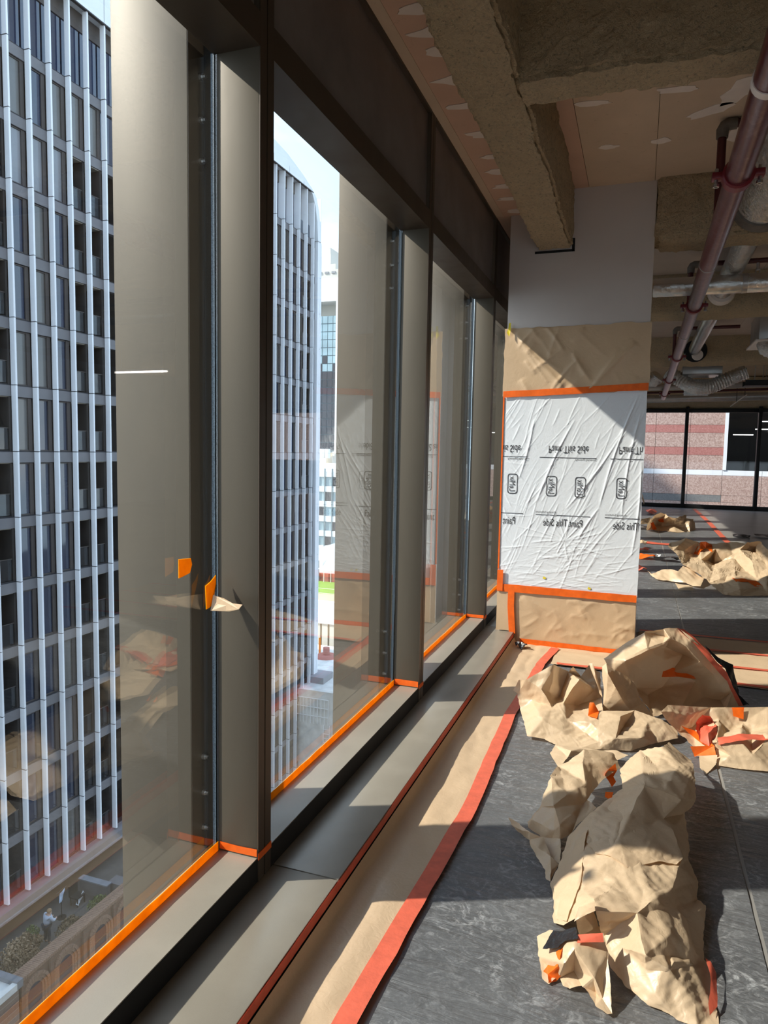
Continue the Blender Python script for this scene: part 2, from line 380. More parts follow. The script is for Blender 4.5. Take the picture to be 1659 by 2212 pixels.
plain('slab_grey', (0.20, 0.19, 0.195), 0.6, 0, 0.15, 0.7); plain('joint_dark', (0.03, 0.03, 0.035), 0.7)
plain('frame_brown', (0.085, 0.070, 0.062), 0.55, 0, 0.15, 1)
def towerglass(name, col, rough=0.05, spec=0.8, warp=0.02):
    g = G(name); v = g.geo((1, 0.6, 0.6)); g.done(g.bsdf(g.mix(g.noise(v, 0.55, 3), tuple(x * 0.6 for x in col), tuple(x * 1.5 for x in col)), rough, 0, g.bump(g.noise(v, 1.1, 2), warp, 0.3), spec, coat=0.3))
towerglass('tower_glass', (0.020, 0.030, 0.062), 0.05, 1.0); towerglass('tower_blind', (0.22, 0.225, 0.24), 0.10, 0.7); towerglass('tower_curtain', (0.14, 0.135, 0.125), 0.12, 0.6)
plain('recess_dark', (0.045, 0.038, 0.034), 0.8, 0, 0.4, 1.5); plain('recess_ceiling', (0.42, 0.38, 0.31), 0.8, 0, 0.06, 1)  # balcony ceilings paler, their lit look put into the colour
def brickmat(name, c1, c2, mortar, sx, sy, rot=(0, 0, 0)):
    g = G(name); b = g.n('ShaderNodeTexBrick'); g.set(b.inputs['Vector'], g.geo((1, 1, 1), rot)); b.inputs['Color1'].default_value = (*c1, 1); b.inputs['Color2'].default_value = (*c2, 1); b.inputs['Mortar'].default_value = (*mortar, 1)
    b.inputs['Scale'].default_value = 1.0; b.inputs['Brick Width'].default_value = sx; b.inputs['Row Height'].default_value = sy; b.inputs['Mortar Size'].default_value = 0.012
    c = g.mix(g.noise(g.geo(), 9, 5, 0.7), b.outputs['Color'], g.mix(0.6, b.outputs['Color'], (0.05, 0.04, 0.03)))
    g.done(g.bsdf(c, 0.9, 0, None, 0.2))
brickmat('brick_old', (0.22, 0.125, 0.085), (0.30, 0.18, 0.125), (0.22, 0.17, 0.13), 0.24, 0.08, (pi / 2, 0, pi / 2))
brickmat('brick_coping', (0.21, 0.13, 0.095), (0.28, 0.185, 0.135), (0.13, 0.10, 0.08), 0.09, 1.2)
brickmat('brick_pale', (0.34, 0.26, 0.21), (0.20, 0.12, 0.10), (0.42, 0.38, 0.33), 0.24, 0.08, (pi / 2, 0, pi / 2))
plain('brick_arch', (0.27, 0.165, 0.11), 0.9, 0, 0.3, 14); plain('roof_white', (0.72, 0.72, 0.68), 0.8, 0, 0.25, 1.2); plain('lead_grey', (0.20, 0.21, 0.23), 0.7, 0, 0.2, 3)
plain('terrace_paving', (0.10, 0.09, 0.08), 0.85, 0, 0.2, 2); plain('render_grey', (0.16, 0.15, 0.15), 0.8, 0, 0.15, 1); plain('panel_teal', (0.10, 0.16, 0.15), 0.3, 0, 0.3, 1)
def leafmat(name, a, b):
    g = G(name); oi = g.n('ShaderNodeNewGeometry'); c = g.mix(oi.outputs['Random Per Island'], a, b); g.done(g.bsdf(c, 0.7, 0, None, 0.2))
leafmat('leaf_dry', (0.14, 0.10, 0.055), (0.42, 0.31, 0.20)); leafmat('leaf_green', (0.05, 0.075, 0.025), (0.20, 0.24, 0.08)); leafmat('leaf_mixed', (0.07, 0.055, 0.03), (0.24, 0.17, 0.10))
plain('bark', (0.10, 0.07, 0.05), 0.9)
plain('skin', (0.55, 0.35, 0.26), 0.6); plain('hoodie_blue', (0.48, 0.53, 0.62), 0.9, 0, 0.1, 12); plain('jeans_dark', (0.03, 0.045, 0.07), 0.9); plain('hair_fair', (0.30, 0.19, 0.10), 0.8); plain('cloth_white', (0.85, 0.86, 0.88), 0.9); plain('cloth_blue', (0.42, 0.50, 0.62), 0.9)
plain('city_white', (0.86, 0.86, 0.84), 0.7, 0, 0.06, 0.05); plain('city_cream', (0.70, 0.66, 0.58), 0.8, 0, 0.1, 0.06); plain('city_grey', (0.30, 0.30, 0.31), 0.8, 0, 0.2, 0.1); plain('city_tan', (0.62, 0.47, 0.30), 0.85, 0, 0.15, 0.3); plain('city_red', (0.45, 0.16, 0.13), 0.85, 0, 0.2, 0.2)
towerglass('city_glass_sky', (0.30, 0.42, 0.47), 0.08, 0.6); towerglass('city_glass_dark', (0.050, 0.050, 0.060), 0.15, 0.5); plain('city_mullion', (0.16, 0.22, 0.25), 0.5)
plain('turf', (0.20, 0.34, 0.05), 0.95, 0, 0.12, 0.5); plain('line_white', (0.75, 0.78, 0.65), 0.9)
plain('street', (0.06, 0.06, 0.062), 0.9, 0, 0.2, 0.3); plain('own_wall', (0.13, 0.115, 0.09), 0.5, 0.3, 0.1, 0.4); plain('own_glass', (0.03, 0.032, 0.035), 0.1)
# ================================================================== THE ROOM
PITCH = 1.782
def MY(k): return 1.972 + PITCH * (k - 1)          # centre line of mullion k
XF, XG = -1.10, -1.245                              # inner frame plane, glass plane
SILL, LEDGE, HEAD, TOP = 0.178, 0.10, 2.67, 3.27

fl = struct(box('floor', -1.10, 10.0, -5.3, 22.3, -0.35, 0.0, 'concrete'), 'pale concrete floor slab showing beyond the grey film')

# --- window wall, one bay after the other
mul_me = {}
def make_window(n, k, detail):
    y1 = MY(k); y0 = MY(k - 1)
    w = struct(empty('window_%d' % n, (XF, (y0 + y1) / 2, 0)))
    a, b = y0 + 0.042, y1 - 0.042
    box('mullion', XG, XF, y1 - 0.042, y1 + 0.042, LEDGE, TOP, 'bronze', w, 0.002 if detail else 0)
    if detail:
        box('mullion_face', XF - 0.001, XF + 0.003, y1 - 0.0415, y1 - 0.003, LEDGE, TOP, 'bronze_dark', w)  # shade on the unlit inner face put in as darker bronze
        box('mullion_face', XF - 0.001, XF + 0.003, y1 + 0.003, y1 + 0.0415, LEDGE, TOP, 'bronze_dark', w)
        box('edge_spacer', XG - 0.016, XG - 0.004, y1 - 0.050, y1 - 0.0435, SILL, HEAD, 'spacer', w)
    box('glass_pane', XG - 0.026, XG - 0.004, a - 0.02, b + 0.02, SILL - 0.03, HEAD + 0.03, 'glass', w)
    box('sill', XG - 0.03, XF - 0.002, a, b, 0.0, SILL, 'bronze_sill', w)
    box('sill_upstand', XF - 0.0015, XF + 0.0005, y0 + 0.042, y1 + 0.042, LEDGE - 0.02, SILL - 0.004, 'flat_black', w)  # unlit face of the frame, its shade put in as black colour
    box('transom', XG - 0.01, XF, a, b, HEAD, HEAD + 0.095, 'bronze_dark', w)
    if detail: box('transom_face', XF, XF + 0.003, a, b, HEAD, HEAD + 0.095, 'bronze_dark', w)
    box('spandrel_panel', XG - 0.05, XF - 0.018, a, b, HEAD + 0.095, TOP, 'spandrel', w)
    box('spandrel_trim', XF - 0.02, XF + 0.004, a, b, TOP - 0.018, TOP, 'bronze_dark', w)
    f = box('outer_fin', -1.60, -1.322, y1 - 0.082, y1 + 0.25, -0.6, 3.7, 'bronze', w, 0.002 if detail else 0)
    box('fin_bracket', -1.323, XG - 0.026, y1 + 0.002, y1 + 0.04, -0.3, 3.4, 'flat_black', w)
    if detail:
        box('fin_side', -1.323, -1.3195, y1 - 0.080, y1 + 0.24, -0.6, 3.7, 'bronze_dark', w)  # fin face away from the sun, shade put into its colour
        for z in (2.627, 2.50, 2.378, 0.473, 0.349, 0.228):
            bo = MB().tube([(-1.3195, y1 - 0.018, z), (-1.310, y1 - 0.018, z)], 0.010, 10).tube([(-1.310, y1 - 0.018, z), (-1.299, y1 - 0.018, z)], 0.0062, 6)
            bo.build('fin_bolt', 'steel', w, 40)
    return w
n = 1
for k in (1, 2, 3, 4): make_window(n, k, True); n += 1
for k in list(range(-2, 1)) + list(range(5, 13)): make_window(n, k, False); n += 1
# close the wall past the last bay and behind the camera
struct(box('wall_left', -1.35, XF, -5.35, MY(-3) - 0.042, -0.35, 3.9, 'wall_paint'), 'plain end of the window wall behind the viewpoint')

# --- low ledge in front of the sill
led = struct(empty('trim_1', (-0.98, 2.0, 0)), 'low bronze metal ledge along the foot of the windows')
js = [2.034 + 3.564 * i for i in range(-2, 6)]
for a, b in zip(js[:-1], js[1:]): box('ledge_panel', XF, -0.860, a + 0.002, b - 0.002, 0.055, LEDGE, 'bronze_sill', led, 0.0025)
box('ledge_support', XF, -0.875, -5.3, 22.0, 0.0, 0.054, 'flat_black', led)

# --- plasterboard soffit above the windows
cl = struct(empty('ceiling', (3.0, 6.0, 3.42)), 'sprayed concrete ceiling with deep beams')
so = box('soffit_board', XF - 0.01, -0.70, -5.3, 22.0, TOP, TOP + 0.03, 'board_pink', cl)
box('soffit_strip', XF - 0.005, XF + 0.055, -2.0, 5.5, TOP - 0.004, TOP, 'board_tan', cl)
rng = random.Random(4)
def filler(name, cx, cy, z, rx, ry, rot, parent, seed):
    r = random.Random(seed); pts = []
    for i in range(14):
        a = 2 * pi * i / 14; q = 1 + r.uniform(-0.22, 0.22)
        x, y = rx * cos(a) * q, ry * sin(a) * q
        pts.append((cx + x * cos(rot) - y * sin(rot), cy + x * sin(rot) + y * cos(rot)))
    mb = MB(); mb.poly([(p[0], p[1], z) for p in pts][::-1]); mb.poly([(p[0], p[1], z + 0.004) for p in pts])
    for i in range(14):
        p, q = pts[i], pts[(i + 1) % 14]; mb.poly([(p[0], p[1], z), (q[0], q[1], z), (q[0], q[1], z + 0.004), (p[0], p[1], z + 0.004)])
    return mb.build(name, 'filler', parent)
for i, (x, y) in enumerate(((-.955, 2.886), (-.95, 3.053), (-.94, 3.204), (-.93, 3.47), (-.93, 3.735), (-.93, 4.08), (-.93, 4.40), (-.96, 4.63), (-.92, 4.90), (-.94, 5.14), (-.95, 5.40), (-.95, 2.55), (-.95, 2.2))):
    filler('filler_patch', x + 0.06, y, TOP - 0.003, rng.uniform(.10, .15), rng.uniform(.035, .055), 0.15, cl, i)

# --- slab, boards between the beams, beams with sprayed skin
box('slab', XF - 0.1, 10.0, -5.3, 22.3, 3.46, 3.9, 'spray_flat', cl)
SL = 3.42
for x0, x1, m in ((-.79, -.430, 'board_pink'), (-.427, .016, 'board_tan'), (.019, 1.25, 'board_tan'), (1.253, 2.5, 'board_pale')): box('ceiling_board', x0, x1, 3.20, 5.50, SL, SL + 0.038, m, cl)
for x0, x1 in ((-.2, 1.1), (1.103, 2.4), (2.403, 3.7)): box('ceiling_board', x0, x1, 5.75, 8.25, SL - 0.02, SL + 0.038, 'board_pale', cl)
for x0, x1 in ((-.2, 1.3), (1.303, 2.9)): box('ceiling_board', x0, x1, 8.8, 12.6, SL - 0.02, SL + 0.038, 'board_pale', cl)
for i, (x, y, rx, ry, ro) in enumerate(((.10, 4.20, .11, .035, .2), (.30, 4.50, .13, .05, -.5), (.42, 4.30, .07, .16, .4), (.039, 4.83, .055, .04, 0), (-.27, 4.83, .06, .03, .1), (-.33, 4.22, .10, .03, .1), (.55, 4.75, .12, .22, .3))):
    filler('filler_patch', x, y, SL - 0.003, rx, ry, ro, cl, 50 + i)
rough_box('beam', -.785, -.525, 1.2, 5.49, 3.0, 3.44, 'spray', cl, 0.017, 0.008, 3, ('zmax',), True)
box('beam', -.785, -.525, -5.2, 1.2, 3.0, 3.44, 'spray', cl)
rough_box('beam', -.55, 2.6, 3.03, 3.26, 3.0, 3.46, 'spray', cl, 0.020, 0.009, 5, ('zmax',), True)
rough_box('beam', -.55, 5.5, .55, .85, 3.0, 3.46, 'spray', cl, 0.08, 0.013, 6, ('zmax',))
rough_box('beam', .04, 3.4, 5.45, 5.82, 3.0, 3.46, 'spray', cl, 0.025, 0.010, 7, ('zmax',), True)
box('beam', 2.6, 8.0, 3.03, 3.26, 3.0, 3.46, 'spray', cl); box('beam', 3.4, 8.0, 5.45, 5.82, 3.0, 3.46, 'spray', cl)
rough_box('beam', -.6, 6.5, 8.25, 8.85, 3.0, 3.46, 'spray', cl, 0.07, 0.016, 9, ('zmax',))
rough_box('beam', -.6, 7.5, 12.55, 13.3, 2.99, 3.46, 'spray', cl, 0.085, 0.018, 11, ('zmax',))
rough_box('beam', -.6, 8.5, 19.5, 20.1, 2.95, 3.46, 'spray', cl, 0.12, 0.018, 12, ('zmax',))

# --- the other walls
struct(box('wall_right', 10.0, 10.2, -5.3, 22.3, -0.35, 3.9, 'wall_paint'), 'plain painted wall on the right side of the floor')
wb = struct(empty('wall_back', (4.4, -5.3, 0)), 'unseen wall behind the viewpoint, low strip opening added for fill light'); bx = [-1.1 + 1.85 * i for i in range(7)]
box('base_wall', -1.1, 10.0, -5.4, -5.3, -0.35, 0.12, 'black_frame', wb); box('head_wall', -1.1, 10.0, -5.4, -5.3, 1.1, 3.9, 'wall_paint', wb)  # low strip opening between these walls is added to let in fill light
for x in bx: box('mullion', x - .045, x + .045, -5.4, -5.28, .12, 1.1, 'black_frame', wb)
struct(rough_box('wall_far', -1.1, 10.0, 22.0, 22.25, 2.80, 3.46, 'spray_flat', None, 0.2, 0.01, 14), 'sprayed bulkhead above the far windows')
fx = [-1.1, -.62, 1.235, 3.09, 4.945, 6.8, 8.655, 10.0]
for i, (a, b) in enumerate(zip(fx[:-1], fx[1:])):
    w = struct(empty('window_%d' % n, ((a + b) / 2, 22.0, 0))); n += 1
    box('bottom_rail', a, b, 21.95, 22.08, 0.0, 0.115, 'black_frame', w, 0.004)
    box('top_rail', a, b, 21.96, 22.08, 2.71, 2.82, 'black_frame', w, 0.004)
    box('mullion', b - 0.045, b + 0.045, 21.90, 22.08, 0.0, 2.87, 'black_frame', w, 0.004)
    box('glass_pane', a + 0.04, b - 0.04, 22.0, 22.02, 0.11, 2.72, 'glass_far', w)

# --- boxed column of white board beside the windows
pil = struct(empty('wall_1', (-.475, 5.9, 0)), 'white boarded column beside the windows')
PX0, PX1, PY = -.988, .035, 5.5
box('column_board', PX0, PX1, PY, 6.30, 0.0, 3.425, 'white_board', pil, 0.003)
mb = MB(); mb.box(-.80, -.515, PY - .004, PY + .002, 2.975, 2.992); mb.box(-.532, -.512, PY - .004, PY + .002, 2.975, 3.07)
mb.build('beam_gap', 'flat_black', pil)

# ================================================================== SHEETS ON THE COLUMN
def ridge_field(segs):
    S = np.array(segs, float)                       # x0 z0 x1 z1 width height
    def h(X, Z):
        out = np.zeros_like(X)
        for x0, z0, x1, z1, w, a in S:
            dx, dz = x1 - x0, z1 - z0; L = math.hypot(dx, dz)
            t = ((X - x0) * dx + (Z - z0) * dz) / L / L
            bow = 0.10 * L * (t * (1 - t)) * (1 if (x0 * 91.7 + z0 * 37.3) % 1 > .5 else -1)
            d = ((X - x0) * dz - (Z - z0) * dx) / L + bow
            tt = np.clip(t, 0, 1); prof = np.clip(4 * tt * (1 - tt), 0, 1) ** .5 * ((t > 0) & (t < 1))
            out += a * np.exp(-np.abs(d) / w) * prof
        return out
    return h
rng = random.Random(11); segs = []
for i in range(120):                                  # long folds pulled towards the upper right corner
    x = rng.uniform(-.98, .0); z = rng.uniform(.6, 1.9); a = radians(rng.uniform(48, 76)); L = rng.uniform(.12, .5)
    segs.append((x - cos(a) * L / 2, z - sin(a) * L / 2, x + cos(a) * L / 2, z + sin(a) * L / 2, rng.uniform(.0022, .005), rng.uniform(.0009, .0030)))
for x0, z0, x1, z1 in ((-.02, 1.93, -.26, 1.10), (-.26, 1.10, -.40, .86), (.0, 1.80, -.10, 1.02), (.02, 1.45, -.02, .75), (-.14, 1.62, -.50, 1.08), (-.46, 1.75, -.72, 1.12), (-.76, 1.75, -.86, 1.30)):
    segs.append((x0, z0, x1, z1, .007, .0065))
for i in range(18):                                  # star of folds
    a = 2 * pi * i / 18 + rng.uniform(-.15, .15); L = rng.uniform(.12, .42)
    segs.append((-.50, .84, -.50 + cos(a) * L, .84 + sin(a) * L * .55, rng.uniform(.003, .005), rng.uniform(.002, .0045)))
for i in range(80):                                  # level creases near the foot
    x = rng.uniform(-.95, -.05); z = rng.uniform(.48, .80); L = rng.uniform(.12, .4); a = radians(rng.uniform(-14, 26))
    segs.append((x - cos(a) * L / 2, z - sin(a) * L / 2, x + cos(a) * L / 2, z + sin(a) * L / 2, rng.uniform(.002, .004), rng.uniform(.001, .0028)))
for i in range(26):
    x = -.97; z = rng.uniform(.7, 1.85); L = rng.uniform(.08, .25); a = radians(rng.uniform(-70, 10))
    segs.append((x, z, x + cos(a) * L, z + sin(a) * L, rng.uniform(.002, .004), rng.uniform(.001, .003)))
h_plastic = ridge_field(segs)
def wall_sheet(name, x0, x1, z0, z1, nx, nz, hf, mat, parent, off=.006, jag=.006, slant=(0, 0, 0, 0)):
    """sheet hung on the column front; slant shifts the corners' heights (bottom left, bottom right, top left, top right)"""
    U, W = np.meshgrid(np.linspace(0, 1, nx), np.linspace(0, 1, nz))
    X = x0 + U * (x1 - x0); zb = z0 + slant[0] + (slant[1] - slant[0]) * U; zt = z1 + slant[2] + (slant[3] - slant[2]) * U
    Z = zb + W * (zt - zb); H = hf(X, Z)
    e = np.minimum(np.minimum(U, 1 - U), np.minimum(W, 1 - W)); H = H * np.clip(e / .012, 0, 1)
    P = np.stack([X.ravel(), (PY - off - H).ravel(), Z.ravel()], 1)
    j = vnoise(P / .05, 3) * jag
    edge = (W.ravel() == 0) | (W.ravel() == 1); P[edge, 2] += j[edge]
    edge = (U.ravel() == 0) | (U.ravel() == 1); P[edge, 0] += j[edge] * .6
    F = [(i * nx + k, i * nx + k + 1, (i + 1) * nx + k + 1, (i + 1) * nx + k) for i in range(nz - 1) for k in range(nx - 1)]
    return add(name, P.tolist(), F, mat, parent, 0)
pl = wall_sheet('plastic_sheet', -.998, .036, .452, 1.965, 240, 330, h_plastic, 'plastic_white', None, .007, .003)
tag(pl, 'wrinkled white plastic sheet printed Paint This Side, taped to the column', 'plastic sheet')
segs = []
rng = random.Random(5)
for i in range(26):
    x = rng.uniform(-.95, 0); z = rng.uniform(1.98, 2.42); a = radians(rng.choice((-52, -45, 40, 60)) + rng.uniform(-12, 12)); L = rng.uniform(.1, .4)
    segs.append((x - cos(a) * L / 2, z - sin(a) * L / 2, x + cos(a) * L / 2, z + sin(a) * L / 2, rng.uniform(.008, .025), rng.uniform(.003, .009)))
segs += [(-.92, 2.40, -.55, 1.99, .03, .018), (-.5, 2.25, -.35, 2.02, .02, .014), (-.05, 2.30, -.33, 2.0, .03, .016)]
o = wall_sheet('masking_paper', -1.004, .045, 1.93, 2.435, 110, 60, ridge_field(segs), 'kraft_wall', None, .008, .008, (0, .03, 0, .012))
tag(o, 'brown kraft paper hung around the upper part of the white column', 'masking paper')
segs = []
for i in range(40):
    x = rng.uniform(-.9, 0); z = rng.uniform(.03, .40); a = radians(rng.uniform(-60, 60)); L = rng.uniform(.06, .25)
    segs.append((x - cos(a) * L / 2, z - sin(a) * L / 2, x + cos(a) * L / 2, z + sin(a) * L / 2, rng.uniform(.01, .02), rng.uniform(.002, .006)))
o = wall_sheet('masking_paper', -.875, .030, .012, .445, 90, 46, ridge_field(segs), 'kraft_wall', None, .006, .003)
tag(o, 'brown kraft paper taped around the foot of the column down to the floor', 'masking paper')
o = wall_sheet('masking_paper', -1.0, -.875, .105, .43, 20, 30, ridge_field(segs[:8]), 'kraft_wall', None, .012, .003)
tag(o, 'narrow brown paper flap on the column just above the ledge', 'masking paper')

def wall_tape(corners, label, mat='tape_orange', off=.020, seed=0, group=None, n=26):
    """tape strip on the column front from (xl, zl0, zl1) to (xr, zr0, zr1), lying in shallow ripples"""
    (xa, a0, a1), (xb, b0, b1) = corners; P = []; F = []
    for i in range(n):
        u = i / (n - 1)
        for w in range(3):
            z = (a0 + (a1 - a0) * w / 2) * (1 - u) + (b0 + (b1 - b0) * w / 2) * u
            P.append((xa + (xb - xa) * u, 0, z))
    Q = np.array(P); Q[:, 1] = PY - off - .003 * vnoise(Q / .04, seed)
    Q[:, 2] = np.maximum(Q[:, 2] + .002 * vnoise(Q / .07 + 9, seed), .002)
    for i in range(n - 1):
        for w in range(2): F.append((i * 3 + w, (i + 1) * 3 + w, (i + 1) * 3 + w + 1, i * 3 + w + 1))
    V = Q.tolist(); m = len(V); V += (Q + np.array([0, .0015, 0])).tolist(); F += [tuple(i + m for i in f[::-1]) for f in F]
    return tag(add('masking_tape', V, F, mat, None, 30), label, 'tape', group)
wall_tape(((-1.0, 1.915, 1.962), (.042, 1.962, 2.012)), 'orange tape strip joining brown paper and white plastic high on the column', seed=1)
wall_tape(((-.998, .415, .475), (.032, .412, .466)), 'orange tape strip along the lower edge of the white plastic sheet', seed=2)
wall_tape(((-.81, .004, .054), (.03, .004, .046)), 'orange tape strip sealing the column paper to the floor', seed=3, off=.012)
V, F = [], []
o = MB()
o.poly([(-.912, PY - .025, .42), (-.912, PY - .024, .30), (-.895, PY - .022, .09), (-.845, PY - .022, .09), (-.862, PY - .024, .30), (-.862, PY - .025, .42)])
o.poly([(-.912, PY - .022, .42), (-.912, PY - .022, .30), (-.895, PY - .020, .09), (-.845, PY - .020, .09), (-.862, PY - .022, .30), (-.862, PY - .022, .42)][::-1])
tag(o.build('masking_tape', 'tape_orange'), 'short upright orange tape strip at the foot of the column above the ledge', 'tape')
o = MB(); o.box(-1.0, -.955, PY - .026, PY - .022, .42, .585)
tag(o.build('masking_tape', 'tape_orange'), 'short orange tape piece on the left edge of the plastic sheet near its foot', 'tape')
o = MB(); o.box(-1.001, -.990, PY - .013, PY - .009, .59, 1.92)
tag(o.build('masking_tape', 'tape_orange'), 'long thin orange tape line up the left edge of the plastic sheet', 'tape')
o = MB(); o.poly([(-.972, PY - .03, 2.47), (-.957, PY - .03, 2.475), (-.955, PY - .036, 2.42), (-.965, PY - .04, 2.37), (-.985, PY - .04, 2.40), (-.975, PY - .034, 2.425)])
o.poly([(-.972, PY - .028, 2.47), (-.957, PY - .028, 2.475), (-.955, PY - .034, 2.42), (-.965, PY - .038, 2.37), (-.985, PY - .038, 2.40), (-.975, PY - .032, 2.425)][::-1])
tag(o.build('sticky_tab', 'tape_yellow'), 'small yellow tape tab at the top left corner of the column paper', 'tape')
for x, z, l in ((-.641, .544, 'tiny yellow tape mark on the left lower part of the plastic sheet'), (-.307, .49, 'tiny yellow tape mark just above the lower orange strip')):
    o = MB(); hh = float(h_plastic(np.array([x]), np.array([z]))[0]); y = PY - .012 - hh
    o.poly([(x - .012, y, z - .004), (x + .010, y, z - .010), (x + .014, y, z + .006), (x + .003, y, z + .004), (x - .004, y, z + .014), (x - .008, y, z + .003)])
    o.poly([(x - .012, y + .002, z - .004), (x + .010, y + .002, z - .010), (x + .014, y + .002, z + .006), (x + .003, y + .002, z + .004), (x - .004, y + .002, z + .014), (x - .008, y + .002, z + .003)][::-1])
    tag(o.build('sticky_tab', 'tape_yellow'), l, 'tape')

# --- the printing on the plastic
def text_geo(s, w, h):
    """flat letter shapes scaled to w x h, lower left corner at 0,0"""
    cu = bpy.data.curves.new('letters', 'FONT'); cu.body = s; cu.resolution_u = 3
    ob = bpy.data.objects.new('letters', cu); COL.objects.link(ob)
    dg = bpy.context.evaluated_depsgraph_get(); me = ob.evaluated_get(dg).to_mesh()
    V = np.array([v.co[:2] for v in me.vertices]); F = [tuple(p.vertices) for p in me.polygons]
    ob.evaluated_get(dg).to_mesh_clear(); bpy.data.objects.remove(ob); bpy.data.curves.remove(cu)
    lo, hi = V.min(0), V.max(0); return (V - lo) / (hi - lo) * np.array([w, h]), F
def print_on(name, V2, F, clip=True):
    X, Z = V2[:, 0], V2[:, 1]
    if clip:
        keep = (X > -.997) & (X < .034); F = [f for f in F if all(keep[i] for i in f)]
    hm = np.max([h_plastic(X + dx, Z + dz) for dx in (-.007, 0, .007) for dz in (-.007, 0, .007)], axis=0)
    Y = PY - .007 - hm - .002
    used = sorted(set(i for f in F for i in f))
    if not used: return
    mp = {i: k for k, i in enumerate(used)}
    P = np.stack([X, Y, Z], 1)[used]
    return add(name, P.tolist(), [tuple(mp[i] for i in f) for f in F], 'ink', pl)
TV, TF = text_geo('Paint This Side', .289, .056)
for x in (-1.145, -.643, -.137):                      # upper row, letters upside down
    V2 = TV.copy(); V2[:, 1] = 1.555 - V2[:, 1]; V2[:, 0] += x; print_on('printed_text', V2, TF)
for x in (-1.168, -.665, -.157):                      # lower row, mirrored
    V2 = TV.copy(); V2[:, 0] = x + .289 - V2[:, 0]; V2[:, 1] += .947; print_on('printed_text', V2, TF)
SV, SF = text_geo('Painting Solutions', .147, .019)
for x in (-.949, -.443, .06):
    V2 = SV.copy(); V2[:, 1] = 1.462 - V2[:, 1]; V2[:, 0] += x; print_on('printed_text', V2, SF)
for x in (-.724, -.216, -1.23):
    V2 = SV.copy(); V2[:, 0] = x + .147 - V2[:, 0]; V2[:, 1] += 1.041; print_on('printed_text', V2, SF)
for x, z, w in ((-1.21, 1.468, .407), (-.71, 1.466, .416), (-.198, 1.464, .40), (-1.22, 1.031, .402), (-.723, 1.030, .403), (-.217, 1.030, .403)):
    xs = np.linspace(x, x + w, 60); V2 = np.concatenate([np.stack([xs, np.full(60, z - .0022)], 1), np.stack([xs, np.full(60, z + .0022)], 1)])
    print_on('printed_line', V2, [(i, i + 1, i + 61, i + 60) for i in range(59)])
LV, LF = text_geo('LeMix', .112, .044)
for cx, cz in ((-.908, 1.259), (-.613, 1.250), (-.403, 1.248), (-.108, 1.250)):
    V2 = np.stack([cx + .022 - (.044 - LV[:, 1]) * 1.0, cz - .056 + LV[:, 0]], 1); print_on('printed_logo', V2, LF)
    ring = []
    for s in (1.0, .88):
        pts = []
        for i in range(48):
            a = 2 * pi * i / 48; q = 4.5
            ex = abs(cos(a)) ** (2 / q) * math.copysign(1, cos(a)); ez = abs(sin(a)) ** (2 / q) * math.copysign(1, sin(a))
            waist = 1 - .14 * (1 - ez * ez)
            pts.append((cx + .044 * ex * waist * (s if s == 1 else .87), cz + .077 * ez * (s if s == 1 else .925)))
        ring += pts
    print_on('printed_logo', np.array(ring), [(i, (i + 1) % 48, 48 + (i + 1) % 48, 48 + i) for i in range(48)])

# ================================================================== MASKING ALONG THE WINDOWS
def strip_v(mb, p0, p1, z0, z1, nrm, t=.0012, n=16, seed=0, rag=.0015):
    """upright tape strip from p0 to p1 (x, y), facing nrm"""
    nx, ny = nrm; a = []; b = []
    for i in range(n):
        u = i / (n - 1); x = p0[0] + (p1[0] - p0[0]) * u; y = p0[1] + (p1[1] - p0[1]) * u
        j = float(vnoise(np.array([[x / .09, y / .09, seed]]), seed)[0]) * rag
        a.append((x + nx * t, y + ny * t, z0 + j)); b.append((x + nx * t, y + ny * t, z1 + j * 1.5))
    for i in range(n - 1): mb.poly([a[i], a[i + 1], b[i + 1], b[i]])
    for i in range(n - 1): mb.poly([(a[i][0] - nx * t, a[i][1] - ny * t, a[i][2]), (b[i][0] - nx * t, b[i][1] - ny * t, b[i][2]), (b[i + 1][0] - nx * t, b[i + 1][1] - ny * t, b[i + 1][2]), (a[i + 1][0] - nx * t, a[i + 1][1] - ny * t, a[i + 1][2])])
names = {1: 'orange tape along the glass foot of the nearest window', 2: 'orange tape along the glass foot of the second window from the viewer', 3: 'orange tape along the glass foot of the third window, before the column', 4: 'orange tape along the glass foot half hidden beside the column'}
names2 = {1: 'orange tape around the foot of the nearest dark mullion', 2: 'orange tape around the foot of the second dark mullion', 3: 'orange tape around the foot of the third mullion next to the column'}
for k in (1, 2, 3, 4):
    mb = MB(); strip_v(mb, (XG + .001, MY(k - 1) + .045), (XG + .001, MY(k) - .045), SILL - .003, SILL + .030, (1, 0), n=24, seed=k)
    tag(mb.build('masking_tape', 'tape_bright'), names[k], 'tape')
    if k in names2:
        mb = MB(); y = MY(k) - .043
        strip_v(mb, (XG + .006, y), (XF - .001, y), SILL + .006, SILL + .030 + (.008 if k == 2 else 0), (0, -1), seed=k + 5)
        strip_v(mb, (XF + .0035, y), (XF + .0035, MY(k) + .043), SILL - .006, SILL + .018, (1, 0), n=6, seed=k + 8)
        tag(mb.build('masking_tape', 'tape_orange'), names2[k], 'tape')
# tape on the front edge of the ledge
mb = MB(); strip_v(mb, (-.858, -2.0), (-.858, 5.48), .064, .097, (1, 0), n=60, seed=4)
tag(mb.build('masking_tape', 'tape_red'), 'long orange tape on the front edge of the bronze ledge', 'tape')
